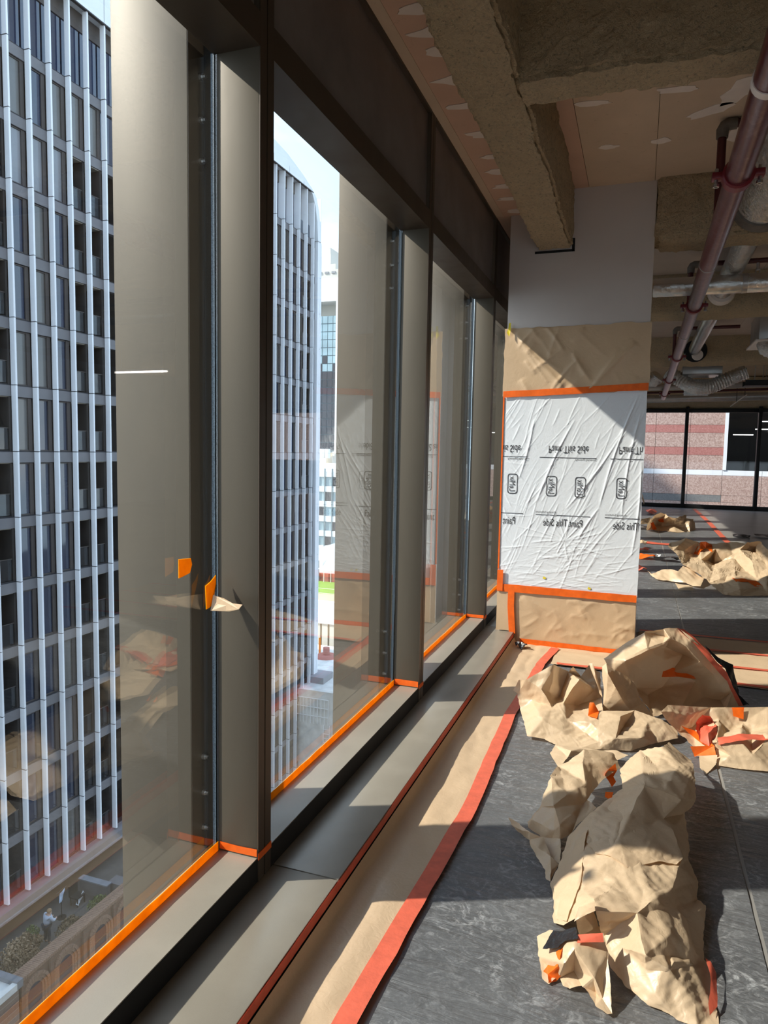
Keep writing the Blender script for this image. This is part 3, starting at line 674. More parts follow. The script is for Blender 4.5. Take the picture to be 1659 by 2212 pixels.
# loose tape tabs on the nearest window
o = MB(); o.poly([(XG - .002, 1.728, 1.172), (XG - .002, 1.728, 1.116), (XG + .0, 1.738, 1.117), (XG + .004, 1.775, 1.125), (XG + .006, 1.783, 1.150), (XG + .005, 1.778, 1.169)][::-1])
o.poly([(XG - .003, 1.728, 1.172), (XG - .003, 1.728, 1.116), (XG - .001, 1.738, 1.117), (XG + .003, 1.775, 1.125), (XG + .005, 1.783, 1.150), (XG + .004, 1.778, 1.169)])
tag(o.build('tape_tab', 'tape_bright'), 'small orange tape tab stuck on the nearest glass pane', 'tape')
cr = empty('peeled_tape', (-1.22, 1.88, .98)); tag(cr, 'peeled scrap of orange and cream tape at the edge of the nearest glass', 'tape')
def thin(name, pts, mat, parent, t=(0.0, .0015, 0.0)):
    o = MB(); o.poly(pts); o.poly([(p[0] + t[0], p[1] + t[1], p[2] + t[2]) for p in pts][::-1]); return o.build(name, mat, parent)
thin('tape_end', [(-1.243, 1.862, .996), (-1.238, 1.872, 1.000), (-1.232, 1.885, 1.012), (-1.236, 1.905, 1.070), (-1.238, 1.908, 1.098), (-1.243, 1.885, 1.080), (-1.246, 1.862, 1.070)], 'tape_bright', cr, (-.0015, 0, 0))
thin('tape_strip', [(-1.232, 1.868, .992), (-1.205, 1.872, .992), (-1.160, 1.862, .998), (-1.122, 1.852, 1.010), (-1.108, 1.850, 1.026), (-1.150, 1.862, 1.024), (-1.190, 1.876, 1.033), (-1.230, 1.880, 1.040)], 'kraft_wall', cr)

# --- floor film in long sheets, paper strips, tapes
fc = thing('floor_film', (.45, 6.5, 0), 'scuffed dark grey protective film laid in long sheets over the floor', 'floor film')
def film(x0, x1, y0, y1, nx, ny, seed):
    U, W = np.meshgrid(np.linspace(x0, x1, nx), np.linspace(y0, y1, ny)); P = np.stack([U.ravel(), W.ravel(), np.zeros(U.size)], 1)
    P[:, 2] = .0045 + .0022 * vnoise(P * np.array([1.2, 5.0, 1]), seed) + .0014 * vnoise(P * np.array([3, 14.0, 1]), seed + 1)
    P[:, 0] += .006 * vnoise(P * np.array([0, .8, 0]), seed + 3)
    F = [(i * nx + k, i * nx + k + 1, (i + 1) * nx + k + 1, (i + 1) * nx + k) for i in range(ny - 1) for k in range(nx - 1)]
    return add('film_sheet', P.tolist(), F, 'floor_film', fc, 0)
ys = (0.9, 5.02); film(-.60, .424, 0.6, 5.05, 40, 190, 1); film(.438, 1.54, 0.6, 5.05, 40, 190, 2); film(.05, .424, 6.28, 21.9, 16, 420, 3); film(.438, 1.54, 6.28, 13.6, 40, 260, 4); film(.438, 1.54, 13.615, 21.9, 40, 240, 5); film(-.84, .05, 6.28, 21.9, 20, 200, 6)

def ribbon(name, pts, w0, w1, z, mat, label, seed=0, sub=7, amp=.003):
    """flat strip along pts (x, y); w0, w1 are the offsets of its sides"""
    pts = [Vector((p[0], p[1], 0)) for p in pts]; L = []
    for a, b in zip(pts[:-1], pts[1:]):
        for i in range(sub): L.append(a.lerp(b, i / sub))
    L.append(pts[-1]); V = []
    for i, p in enumerate(L):
        t = (L[min(i + 1, len(L) - 1)] - L[max(i - 1, 0)]).normalized(); nn = Vector((t.y, -t.x, 0))
        for q in range(4): V.append(p + nn * (w0 + (w1 - w0) * q / 3))
    A = np.array([tuple(v) for v in V]); A[:, 2] = z + amp * .5 * (1 + vnoise(A / .12, seed))
    A[:, :2] += (.004 * vnoise(A / .10 + 3, seed + 2))[:, None]
    F = [(i * 4 + k, i * 4 + k + 1, (i + 1) * 4 + k + 1, (i + 1) * 4 + k) for i in range(len(L) - 1) for k in range(3)]
    return tag(add(name, A.tolist(), F, mat, None, 40), label, 'tape')
NX, NY = 26, 230
U, W = np.meshgrid(np.linspace(0, 1, NX), np.linspace(0.5, 5.49, NY))
right = np.interp(W, [0, 1.63, 2.8, 3.92, 4.98, 5.5], [-.665, -.625, -.575, -.595, -.56, -.51])
X = -.852 + U * (right + .852); P = np.stack([X.ravel(), W.ravel(), 0 * X.ravel()], 1); u = U.ravel()
Z = .010 + .052 * np.exp(-u / .05) + (.020 * np.clip(vnoise(P * np.array([5, 3.2, 1]), 5), 0, 1) + .008 * np.abs(vnoise(P * np.array([11, 6, 1]), 8)) + .0015 * vnoise(P * np.array([30, 22, 1]), 9)) * np.clip(np.sin(pi * np.clip(u * 1.05, 0, 1)), 0, 1)
P[:, 2] = Z
F = [(i * NX + k, i * NX + k + 1, (i + 1) * NX + k + 1, (i + 1) * NX + k) for i in range(NY - 1) for k in range(NX - 1)]
tag(add('masking_paper', P.tolist(), F, 'kraft_floor', None, 0), 'rumpled brown paper strip on the floor along the bronze ledge', 'masking paper')
ribbon('floor_tape', [(-.69, .5), (-.65, 1.63), (-.60, 2.8), (-.622, 3.92), (-.585, 4.98), (-.535, 5.44)], -.028, .034, .020, 'tape_red', 'long red-orange tape on the floor along the edge of the paper strip', 3, 14)
def floor_paper(x0, x1, y0, y1, nx, ny, seed, label, z=.009):
    U, W = np.meshgrid(np.linspace(x0, x1, nx), np.linspace(y0, y1, ny)); P = np.stack([U.ravel(), W.ravel(), np.zeros(U.size)], 1)
    P[:, 2] = z + .005 * (1 + vnoise(P * np.array([3, 9, 1]), seed)) + .002 * vnoise(P * np.array([12, 20, 1]), seed + 2)
    F = [(i * nx + k, i * nx + k + 1, (i + 1) * nx + k + 1, (i + 1) * nx + k) for i in range(ny - 1) for k in range(nx - 1)]
    return tag(add('masking_paper', P.tolist(), F, 'kraft_floor', None, 0), label, 'masking paper')
floor_paper(-.52, .06, 5.02, 5.485, 40, 40, 3, 'flat brown paper on the floor directly in front of the column')
floor_paper(.065, 2.4, 5.02, 6.29, 90, 70, 4, 'wide brown paper strip on the floor to the right of the column')
for y, l in ((5.04, 'red-orange tape across the floor on the near edge of the wide paper strip'), (5.44, 'second red-orange tape across the wide floor paper, counted from the viewer'), (5.86, 'third red-orange tape across the wide floor paper, counted from the viewer'), (6.29, 'thin red-orange tape on the far edge of the wide floor paper')):
    ribbon('floor_tape', [(-.48 if y < 5.1 else .07, y), (.9, y + .01), (2.4, y)], -.022, .022, .021, 'tape_red', l, int(y * 10), 14)
ribbon('floor_tape', [(1.50, 9.5), (1.52, 13.8), (1.55, 17.5), (1.53, 21.6)], -.05, .05, .010, 'tape_red', 'long red-orange tape along the far right edge of the grey floor film', 9, 14)
ribbon('floor_tape', [(.06, 12.9), (.32, 12.75), (.62, 12.7)], -.14, .12, .012, 'tape_red', 'flat reddish paper strip on the film behind the middle paper heap', 12, 8)
SHEETS = {
 'a_body': ([(0.071,3.377,0.14),(0.158,3.305,0.2),(0.199,3.548,0.14),(0.29,3.426,0.12),(0.286,3.23,0.17),(0.269,2.908,0.17),(0.242,2.991,0.07),(0.234,2.803,0.06),(0.228,2.635,0.07),(0.26,2.575,0.03),(0.248,2.463,0.03),(0.272,2.426,0.04),(0.254,2.174,0.03),(0.282,2.161,0.012),(0.267,2.0,0.012),(0.27,1.942,0.008),(0.245,1.904,0.008),(0.213,1.92,0.008),(0.159,1.931,0.008),(0.09,1.961,0.01),(0.038,1.999,0.012),(-0.009,2.05,0.02),(-0.037,2.12,0.06),(-0.058,2.051,0.18),(-0.096,2.121,0.12),(-0.15,2.16,0.04),(-0.185,2.203,0.012),(-0.219,2.396,0.02),(-0.198,2.485,0.05),(-0.171,2.626,0.08),(-0.118,2.719,0.12),(-0.061,2.795,0.15),(-0.003,2.866,0.19),(-0.012,3.16,0.13),(0.077,2.791,0.25),(0.152,2.806,0.235),(0.212,2.807,0.21),(0.143,2.721,0.165),(0.03,2.618,0.21),(-0.089,2.629,0.16),(-0.007,2.582,0.195),(-0.117,2.476,0.14),(-0.028,2.401,0.17),(0.079,2.426,0.15),(0.21,2.557,0.12),(0.175,2.67,0.15),(0.026,2.353,0.165),(0.188,2.452,0.14),(-0.11,2.301,0.145),(-0.104,2.233,0.13),(-0.065,2.115,0.175),(-0.005,2.26,0.16),(0.078,2.255,0.155),(0.162,2.329,0.13),(0.057,2.101,0.17),(0.092,2.162,0.175),(0.154,2.223,0.13),(0.069,2.03,0.14),(0.145,2.093,0.13),(0.201,2.26,0.095),(0.081,1.99,0.125),(0.15,2.061,0.09),(0.214,2.113,0.045),(0.156,2.032,0.095),(0.08,1.997,0.075),(0.144,2.0,0.09),(0.127,1.945,0.03),(0.211,1.964,0.04),(0.187,1.981,0.06),(0.255,2.105,0.02),(-0.141,2.23,0.1),(-0.18,2.241,0.06),(-0.165,2.401,0.09),(0.015,2.067,0.075),(0.136,3.095,0.19),(0.22,3.147,0.2)], [(26,71,27),(27,72,28),(72,27,70),(71,70,27),(26,25,71),(31,30,39),(41,39,30),(39,41,42),(24,23,50),(30,29,41),(28,41,29),(72,41,28),(48,41,72),(41,48,42),(72,49,48),(70,49,72),(49,70,50),(50,70,24),(71,24,70),(25,24,71),(52,54,55),(0,33,34),(32,34,33),(38,34,32),(40,43,38),(43,46,52),(51,52,46),(52,51,54),(54,73,57),(57,73,60),(60,73,64),(21,64,73),(20,64,21),(64,20,19),(32,31,38),(38,31,40),(39,40,31),(42,40,39),(40,42,43),(43,42,46),(46,42,51),(48,51,42),(49,51,48),(50,51,49),(23,51,50),(51,23,54),(22,54,23),(54,22,73),(73,22,21),(1,75,2),(74,75,1),(35,75,74),(75,35,36),(37,36,35),(36,37,6),(6,37,45),(61,65,63),(13,69,14),(13,12,69),(14,17,15),(15,17,16),(10,59,11),(11,59,12),(12,62,69),(68,69,62),(67,69,68),(69,67,14),(14,67,17),(75,3,2),(3,75,4),(36,4,75),(4,36,5),(6,5,36),(45,7,6),(44,7,45),(7,44,8),(47,8,44),(8,47,9),(53,9,47),(9,53,10),(56,10,53),(10,56,59),(58,59,56),(59,58,12),(12,58,62),(61,62,58),(63,62,61),(65,62,63),(62,65,68),(66,68,65),(18,68,66),(68,18,67),(67,18,17),(1,0,74),(34,74,0),(74,34,35),(35,34,37),(38,37,34),(43,37,38),(37,43,45),(45,43,44),(44,43,47),(47,43,53),(52,53,43),(55,53,52),(53,55,56),(54,56,55),(56,54,58),(57,58,54),(60,58,57),(58,60,61),(61,60,65),(64,65,60),(65,64,66),(19,66,64),(66,19,18)]),
 'a_bulge': ([(-0.286,2.939,0.16),(-0.275,3.122,0.12),(-0.171,3.23,0.17),(-0.047,3.346,0.13),(-0.013,3.259,0.1),(-0.084,3.1,0.1),(-0.134,2.895,0.1),(-0.094,2.85,0.1),(-0.174,2.665,0.07),(-0.212,2.646,0.05),(-0.2,2.511,0.03),(-0.237,2.561,0.02),(-0.283,2.685,0.02),(-0.349,2.736,0.02),(-0.357,2.764,0.03),(-0.307,2.766,0.1),(-0.207,2.831,0.14),(-0.245,2.737,0.12),(-0.24,2.66,0.07),(-0.334,2.731,0.06),(-0.147,2.98,0.13),(-0.167,3.089,0.165),(-0.148,2.873,0.09),(-0.216,2.635,0.11),(-0.251,2.738,0.13),(-0.124,3.157,0.15)], [(13,19,14),(19,15,14),(13,12,19),(17,18,23),(15,24,0),(24,15,17),(17,15,18),(19,18,15),(12,18,19),(3,25,4),(4,25,5),(20,5,25),(6,5,20),(3,2,25),(21,25,2),(25,21,20),(20,16,6),(22,6,16),(6,22,7),(8,7,22),(2,1,21),(21,1,20),(20,1,16),(0,16,1),(24,16,0),(17,16,24),(16,17,22),(23,22,17),(22,23,8),(8,23,9),(18,9,23),(12,9,18),(11,9,12),(10,9,11)]),
 'a_tail': ([(-0.427,2.731,0.05),(-0.375,2.681,0.06),(-0.326,2.635,0.06),(-0.273,2.633,0.05),(-0.234,2.527,0.04),(-0.202,2.51,0.03),(-0.221,2.425,0.01),(-0.24,2.438,0.006),(-0.248,2.49,0.01),(-0.285,2.542,0.02),(-0.324,2.629,0.03),(-0.342,2.651,0.02),(-0.415,2.713,0.03),(-0.283,2.557,0.05),(-0.359,2.652,0.05),(-0.226,2.455,0.03)], [(12,1,0),(1,12,14),(11,10,2),(14,2,1),(2,14,11),(12,11,14),(15,5,4),(5,15,6),(13,4,3),(4,8,15),(7,15,8),(15,7,6),(10,3,2),(3,10,13),(9,13,10),(13,9,4),(4,9,8)]),
 'a_front': ([(-0.222,2.078,0.04),(-0.184,2.075,0.07),(-0.103,2.005,0.12),(-0.032,2.037,0.13),(-0.018,2.006,0.1),(0.003,1.882,0.01),(-0.011,1.872,0.01),(-0.042,1.884,0.015),(-0.079,1.943,0.02),(-0.112,1.933,0.01),(-0.131,1.936,0.01),(-0.146,1.968,0.012),(-0.169,1.933,0.01),(-0.19,1.948,0.01),(-0.21,2.022,0.02),(-0.13,1.931,0.085),(-0.05,1.926,0.07),(-0.106,1.988,0.03),(-0.026,1.915,0.02),(-0.107,1.962,0.115),(-0.148,1.994,0.095),(-0.041,1.946,0.012)], [(19,20,15),(0,20,1),(14,20,0),(20,14,15),(15,14,11),(13,11,14),(12,11,13),(16,17,8),(4,18,5),(5,18,6),(3,2,4),(4,16,18),(18,16,21),(8,21,16),(7,21,8),(21,7,18),(18,7,6),(20,2,1),(19,2,20),(2,19,4),(4,19,16),(16,19,17),(15,17,19),(11,17,15),(10,17,11),(9,17,10),(17,9,8)]),
 'a_left': ([(-0.054,2.795,0.16),(-0.096,2.677,0.148),(-0.109,2.565,0.146),(-0.113,2.481,0.148),(-0.116,2.393,0.145),(-0.113,2.321,0.147),(-0.112,2.259,0.136),(-0.125,2.178,0.112),(-0.143,2.151,0.061),(-0.179,2.196,0.033),(-0.191,2.263,0.044),(-0.207,2.37,0.039),(-0.188,2.45,0.067),(-0.175,2.533,0.081),(-0.155,2.581,0.102),(-0.14,2.643,0.11),(-0.119,2.653,0.128),(-0.075,2.751,0.15),(-0.157,2.31,0.095),(-0.152,2.204,0.09),(-0.141,2.487,0.119)], [(10,19,11),(19,10,9),(11,18,12),(19,18,11),(18,19,7),(7,19,8),(9,8,19),(2,1,16),(16,15,2),(2,15,3),(4,3,20),(15,14,3),(3,14,20),(13,20,14),(20,13,4),(12,4,13),(4,12,5),(18,5,12),(5,18,6),(7,6,18),(1,0,17),(17,16,1)]),
 'a_over': ([(-0.094,2.632,0.157),(-0.059,2.739,0.161),(0.008,2.82,0.202),(0.077,2.776,0.251),(0.152,2.793,0.235),(0.209,2.795,0.212),(0.148,2.717,0.165),(0.175,2.661,0.154),(0.207,2.546,0.125),(0.183,2.464,0.141),(0.123,2.435,0.15),(0.078,2.394,0.156),(0.027,2.333,0.169),(-0.008,2.353,0.172),(-0.027,2.37,0.173),(-0.077,2.402,0.159),(-0.111,2.482,0.148),(-0.109,2.567,0.145),(0.03,2.609,0.215),(0.078,2.602,0.186),(-0.003,2.477,0.183)], [(16,15,17),(13,20,14),(20,13,12),(0,20,1),(17,20,0),(15,20,17),(20,15,14),(11,10,19),(18,19,3),(6,5,4),(4,3,6),(19,6,3),(6,19,7),(10,7,19),(7,10,8),(8,10,9),(3,2,18),(1,18,2),(20,18,1),(18,20,19),(19,20,11),(12,11,20)]),
 'a_lip': ([(-0.115,2.057,0.13),(-0.106,2.066,0.17),(-0.076,2.056,0.22),(-0.059,2.035,0.22),(-0.058,2.036,0.19),(-0.093,2.058,0.15)], [(0,5,1),(2,1,3),(3,1,4),(5,4,1)]),
 'a_inner': ([(-0.115,2.11,0.1),(-0.065,2.143,0.12),(-0.054,2.182,0.05),(-0.034,2.182,0.03),(-0.109,2.114,0.05)], [(1,0,2),(4,2,0),(2,4,3)]),
 'a_black': ([(-0.2,1.987,0.075),(-0.182,2.053,0.1),(-0.149,2.037,0.115),(-0.114,2.044,0.13),(-0.101,1.976,0.14),(-0.14,1.982,0.12),(-0.157,1.962,0.11)], [(0,6,1),(3,2,4),(5,4,2),(2,1,5),(6,5,1)]),
 'a_tape_long': ([(-0.19,2.023,0.064),(-0.14,1.994,0.105),(-0.139,1.946,0.092),(-0.147,1.948,0.06),(-0.134,1.955,0.037),(-0.152,1.957,0.005),(-0.171,1.927,0.017),(-0.176,1.957,0.02),(-0.19,1.965,0.021),(-0.18,1.986,0.027)], [(9,8,7),(1,0,2),(9,2,0),(2,9,3),(7,3,9),(3,7,4),(4,7,5),(6,5,7)]),
 'a_tape_fold': ([(-0.101,2.003,0.135),(-0.034,2.013,0.146),(-0.029,1.995,0.13),(-0.1,1.968,0.13)], [(3,1,0),(1,3,2)]),
 'a_tape_edge': ([(0.25,2.154,0.047),(0.265,2.151,0.042),(0.276,2.123,0.027),(0.267,1.997,0.022),(0.247,1.959,0.022),(0.244,1.986,0.032),(0.258,2.077,0.037)], [(6,2,1),(2,6,3),(1,0,6),(6,5,3),(4,3,5)]),
 'a_tape_small': ([(-0.064,2.793,0.173),(-0.062,2.793,0.193),(-0.033,2.793,0.197),(-0.037,2.793,0.175),(-0.051,2.793,0.167)], [(2,1,3),(3,1,4),(0,4,1)]),
 'a_tape_top': ([(-0.079,3.119,0.117),(-0.062,3.173,0.122),(-0.035,3.247,0.121),(-0.027,3.207,0.107),(-0.04,3.19,0.084),(-0.028,3.19,0.063),(-0.044,3.19,0.035),(-0.066,3.19,0.069)], [(7,1,0),(2,1,3),(3,1,4),(7,4,1),(4,7,5),(6,5,7)]),
 'b_body': ([(-0.621,3.969,0.146),(-0.589,3.951,0.216),(-0.531,3.915,0.239),(-0.394,3.984,0.322),(-0.329,4.165,0.236),(-0.29,3.981,0.322),(-0.258,4.187,0.21),(-0.221,4.266,0.258),(-0.157,4.276,0.215),(-0.136,4.112,0.128),(-0.118,3.904,0.12),(0.043,3.983,0.12),(0.188,3.962,0.1),(0.256,3.957,0.06),(0.259,3.901,0.03),(0.149,3.817,0.02),(0.034,3.686,0.012),(-0.116,3.626,0.02),(-0.215,3.606,0.02),(-0.324,3.603,0.012),(-0.394,3.651,0.02),(-0.48,3.649,0.02),(-0.56,3.92,0.06),(-0.59,3.952,0.137),(-0.361,4.078,0.118),(-0.448,3.894,0.202),(-0.327,3.909,0.133),(-0.251,4.032,0.093),(-0.252,3.966,0.259),(-0.416,3.742,0.09),(-0.382,3.869,0.121),(-0.299,3.804,0.085),(-0.203,3.751,0.05),(-0.206,3.674,0.045),(-0.139,3.716,0.09),(-0.127,3.65,0.05),(-0.027,3.838,0.13),(-0.002,3.895,0.07),(0.108,3.909,0.09),(-0.174,3.766,0.1),(0.077,3.724,0.07),(-0.295,3.691,0.05),(0.203,3.909,0.07),(-0.503,3.935,0.118),(-0.044,3.662,0.075),(-0.281,3.92,0.225),(-0.18,4.1,0.163)], [(23,1,0),(1,23,2),(43,30,25),(30,43,29),(29,21,20),(25,2,43),(23,43,2),(22,43,23),(43,22,29),(29,22,21),(45,28,4),(24,4,3),(4,24,45),(26,45,24),(45,26,27),(31,27,26),(19,18,41),(25,3,2),(3,25,24),(30,24,25),(24,30,26),(26,30,31),(29,31,30),(31,29,41),(20,41,29),(41,20,19),(6,8,7),(46,8,6),(8,46,9),(10,39,34),(32,34,39),(34,32,35),(33,35,32),(44,37,36),(37,11,36),(44,40,37),(40,44,16),(42,14,13),(13,12,42),(38,42,12),(15,42,38),(42,15,14),(12,11,38),(37,38,11),(40,38,37),(38,40,15),(16,15,40),(34,36,10),(36,34,44),(35,44,34),(17,44,35),(44,17,16),(4,6,5),(28,6,4),(6,28,46),(45,46,28),(27,46,45),(46,27,9),(9,27,10),(10,27,39),(31,39,27),(39,31,32),(41,32,31),(32,41,33),(18,33,41),(33,18,35),(35,18,17),(11,10,36)]),
 'b_strip': ([(-0.29,3.348,0.01),(-0.345,3.473,0.02),(-0.328,3.556,0.03),(-0.189,3.542,0.05),(-0.04,3.547,0.06),(0.02,3.528,0.05),(-0.037,3.472,0.04),(-0.186,3.508,0.04),(-0.256,3.446,0.03),(-0.243,3.456,0.06)], [(9,2,8),(1,8,2),(8,1,0),(6,5,4),(7,4,3),(4,7,6),(9,3,2),(3,9,7),(8,7,9)]),
 'c_arch': ([(-0.146,4.24,0.317),(-0.041,4.263,0.403),(0.076,4.271,0.488),(0.178,4.293,0.512),(0.256,4.347,0.512),(0.333,4.33,0.464),(0.431,4.358,0.366),(0.535,4.429,0.256),(0.578,4.469,0.146),(0.65,4.589,0.02),(0.546,4.49,0.02),(0.422,4.44,0.02),(0.289,4.358,0.02),(0.14,4.203,0.02),(0.087,4.278,0.085),(0.013,4.265,0.183),(-0.085,4.191,0.268),(-0.018,4.11,0.354),(0.096,4.168,0.415),(0.179,4.235,0.439),(0.212,4.253,0.47),(0.298,4.279,0.427),(0.379,4.311,0.336),(0.469,4.419,0.232),(0.532,4.494,0.122),(0.05,4.422,0.11),(0.115,4.45,0.061),(0.196,4.511,0.268),(0.204,4.58,0.329),(0.257,4.592,0.183),(0.315,4.614,0.293),(0.382,4.571,0.146),(0.197,4.563,0.085),(0.432,4.588,0.049),(0.533,4.627,0.03),(0.071,4.372,0.244),(0.121,4.327,0.47),(0.189,4.305,0.464)], [(1,0,17),(16,17,0),(25,35,15),(15,14,25),(35,17,15),(16,15,17),(32,26,13),(3,36,37),(37,36,19),(18,19,36),(19,18,28),(28,18,27),(3,2,36),(36,2,18),(1,18,2),(17,18,1),(35,18,17),(18,35,27),(27,35,32),(25,32,35),(32,25,26),(14,26,25),(26,14,13),(5,21,22),(30,22,21),(5,4,21),(20,21,4),(30,29,22),(22,29,31),(11,34,33),(7,24,8),(8,10,9),(23,7,6),(7,23,24),(33,24,23),(34,24,33),(24,34,8),(8,34,10),(11,10,34),(22,6,5),(6,22,23),(31,23,22),(23,31,33),(12,33,31),(33,12,11),(4,3,20),(37,20,3),(19,20,37),(28,20,19),(20,28,21),(21,28,30),(27,30,28),(30,27,29),(32,29,27),(29,32,31),(31,32,12),(13,12,32)]),
 'c_column': ([(-0.138,4.062,0.317),(-0.118,4.072,0.342),(-0.066,4.072,0.305),(0.029,4.182,0.22),(0.066,4.141,0.146),(0.093,4.15,0.11),(0.143,4.177,0.03),(0.028,4.085,0.073),(-0.121,4.024,0.073),(-0.06,3.952,0.244),(-0.024,3.974,0.171),(0.019,4.014,0.11),(-0.104,3.954,0.317)], [(12,9,2),(2,1,12),(0,12,1),(8,12,0),(12,8,9),(3,10,4),(11,4,10),(4,11,5),(7,5,11),(5,7,6),(9,3,2),(3,9,10),(8,10,9),(10,8,11),(11,8,7)]),
 'c_tape_rim': ([(0.249,4.309,0.52),(0.292,4.384,0.502),(0.352,4.372,0.46),(0.463,4.332,0.345),(0.533,4.415,0.265),(0.573,4.438,0.174),(0.65,4.557,0.033),(0.622,4.54,0.033),(0.537,4.428,0.21),(0.438,4.319,0.332),(0.341,4.313,0.441)], [(2,1,10),(0,10,1),(7,6,5),(8,5,4),(5,8,7),(10,3,2),(9,3,10),(3,9,4),(4,9,8)]),
 'c_tape_inside': ([(0.193,4.52,0.162),(0.2,4.517,0.198),(0.254,4.563,0.216),(0.366,4.501,0.194),(0.384,4.537,0.161),(0.275,4.562,0.16)], [(5,4,3),(3,2,5),(1,5,2),(0,5,1)]),
 'c_black': ([(0.422,4.606,0.366),(0.493,4.547,0.317),(0.591,4.634,0.256),(0.619,4.575,0.098),(0.692,4.621,0.02),(0.645,4.616,0.02),(0.558,4.54,0.207),(0.542,4.571,0.244),(0.484,4.526,0.293)], [(8,1,0),(1,8,7),(5,4,3),(6,3,2),(3,6,5),(7,2,1),(2,7,6)]),
 'b_tape': ([(-0.189,3.89,0.163),(-0.168,3.89,0.166),(-0.138,3.89,0.122),(-0.145,3.804,0.115),(-0.192,3.842,0.107)], [(4,1,0),(1,4,2),(2,4,3)]),
 'b_spike': ([(-0.209,4.102,0.32),(-0.191,4.093,0.32),(-0.135,4.066,0.18),(-0.129,4.018,0.16),(-0.153,4.058,0.18),(-0.173,4.056,0.26)], [(0,5,1),(4,3,2),(5,2,1),(2,5,4),(0,4,5)]),
 'd_body': ([(0.17,3.879,0.17),(0.207,3.965,0.18),(0.429,4.106,0.15),(0.543,4.153,0.15),(0.721,4.226,0.15),(0.875,4.277,0.15),(0.786,3.753,0.01),(0.647,3.688,0.01),(0.537,3.671,0.01),(0.426,3.668,0.012),(0.425,3.79,0.05),(0.337,3.826,0.03),(0.258,3.912,0.06),(0.2,3.888,0.12),(0.223,3.929,0.16),(0.306,4.003,0.12),(0.468,4.077,0.1),(0.588,4.119,0.085),(0.706,4.107,0.09),(0.338,4.068,0.04),(0.505,4.039,0.05),(0.623,4.084,0.06),(0.428,3.737,0.1),(0.53,3.776,0.125),(0.665,3.846,0.125),(0.768,3.88,0.125),(0.582,3.725,0.07),(0.483,3.702,0.055),(0.689,3.792,0.06),(0.376,3.872,0.06)], [(15,12,19),(15,1,14),(0,14,1),(13,14,0),(14,13,15),(15,13,12),(11,10,29),(16,22,20),(16,29,22),(10,22,29),(15,2,1),(19,2,15),(2,19,16),(16,19,29),(29,19,11),(12,11,19),(17,23,21),(21,23,26),(27,26,23),(26,27,8),(5,25,6),(28,6,25),(18,5,4),(5,18,25),(24,25,18),(25,24,28),(28,7,6),(17,4,3),(4,17,18),(21,18,17),(18,21,24),(26,24,21),(24,26,28),(28,26,7),(8,7,26),(16,3,2),(3,16,17),(20,17,16),(17,20,23),(22,23,20),(23,22,27),(10,27,22),(9,27,10),(27,9,8)]),
 'd_flap': ([(0.347,3.708,0.03),(0.427,3.702,0.05),(0.417,3.655,0.02),(0.367,3.549,0.01),(0.345,3.617,0.012)], [(1,0,2),(4,2,0),(2,4,3)]),
 'd_tape_flap': ([(0.308,3.744,0.058),(0.418,3.768,0.07),(0.424,3.721,0.042),(0.329,3.744,0.008)], [(3,1,0),(1,3,2)]),
 'd_tape_rim': ([(0.432,3.78,0.104),(0.537,3.838,0.119),(0.672,3.891,0.122),(0.772,3.9,0.131),(0.765,3.858,0.122),(0.661,3.821,0.12),(0.527,3.753,0.12),(0.431,3.726,0.097)], [(1,0,6),(7,6,0),(5,3,2),(3,5,4),(2,1,5),(6,5,1)]),
 'd_tape_back': ([(0.533,4.136,0.154),(0.594,4.161,0.154),(0.591,4.119,0.103),(0.539,4.108,0.117)], [(3,1,0),(1,3,2)]),
 'd_tape_left': ([(0.272,3.918,0.094),(0.345,3.959,0.064),(0.421,3.761,0.069),(0.397,3.769,0.054),(0.326,3.897,0.059)], [(3,2,1),(4,1,0),(1,4,3)]),
 'd_rosette': ([(0.344,3.978,0.1),(0.375,4.012,0.14),(0.423,4.023,0.13),(0.447,3.947,0.11),(0.432,3.842,0.08),(0.398,3.775,0.06),(0.358,3.821,0.06),(0.339,3.892,0.08),(0.402,4.091,0.05),(0.39,3.807,0.12),(0.444,4.132,0.05),(0.374,4.036,0.04),(0.404,4.051,0.1)], [(7,11,0),(11,8,0),(7,6,11),(10,3,2),(2,12,10),(10,9,3),(3,9,4),(5,4,9),(2,1,12),(0,12,1),(8,12,0),(12,8,10),(10,8,9),(11,9,8),(6,9,11),(9,6,5)]),
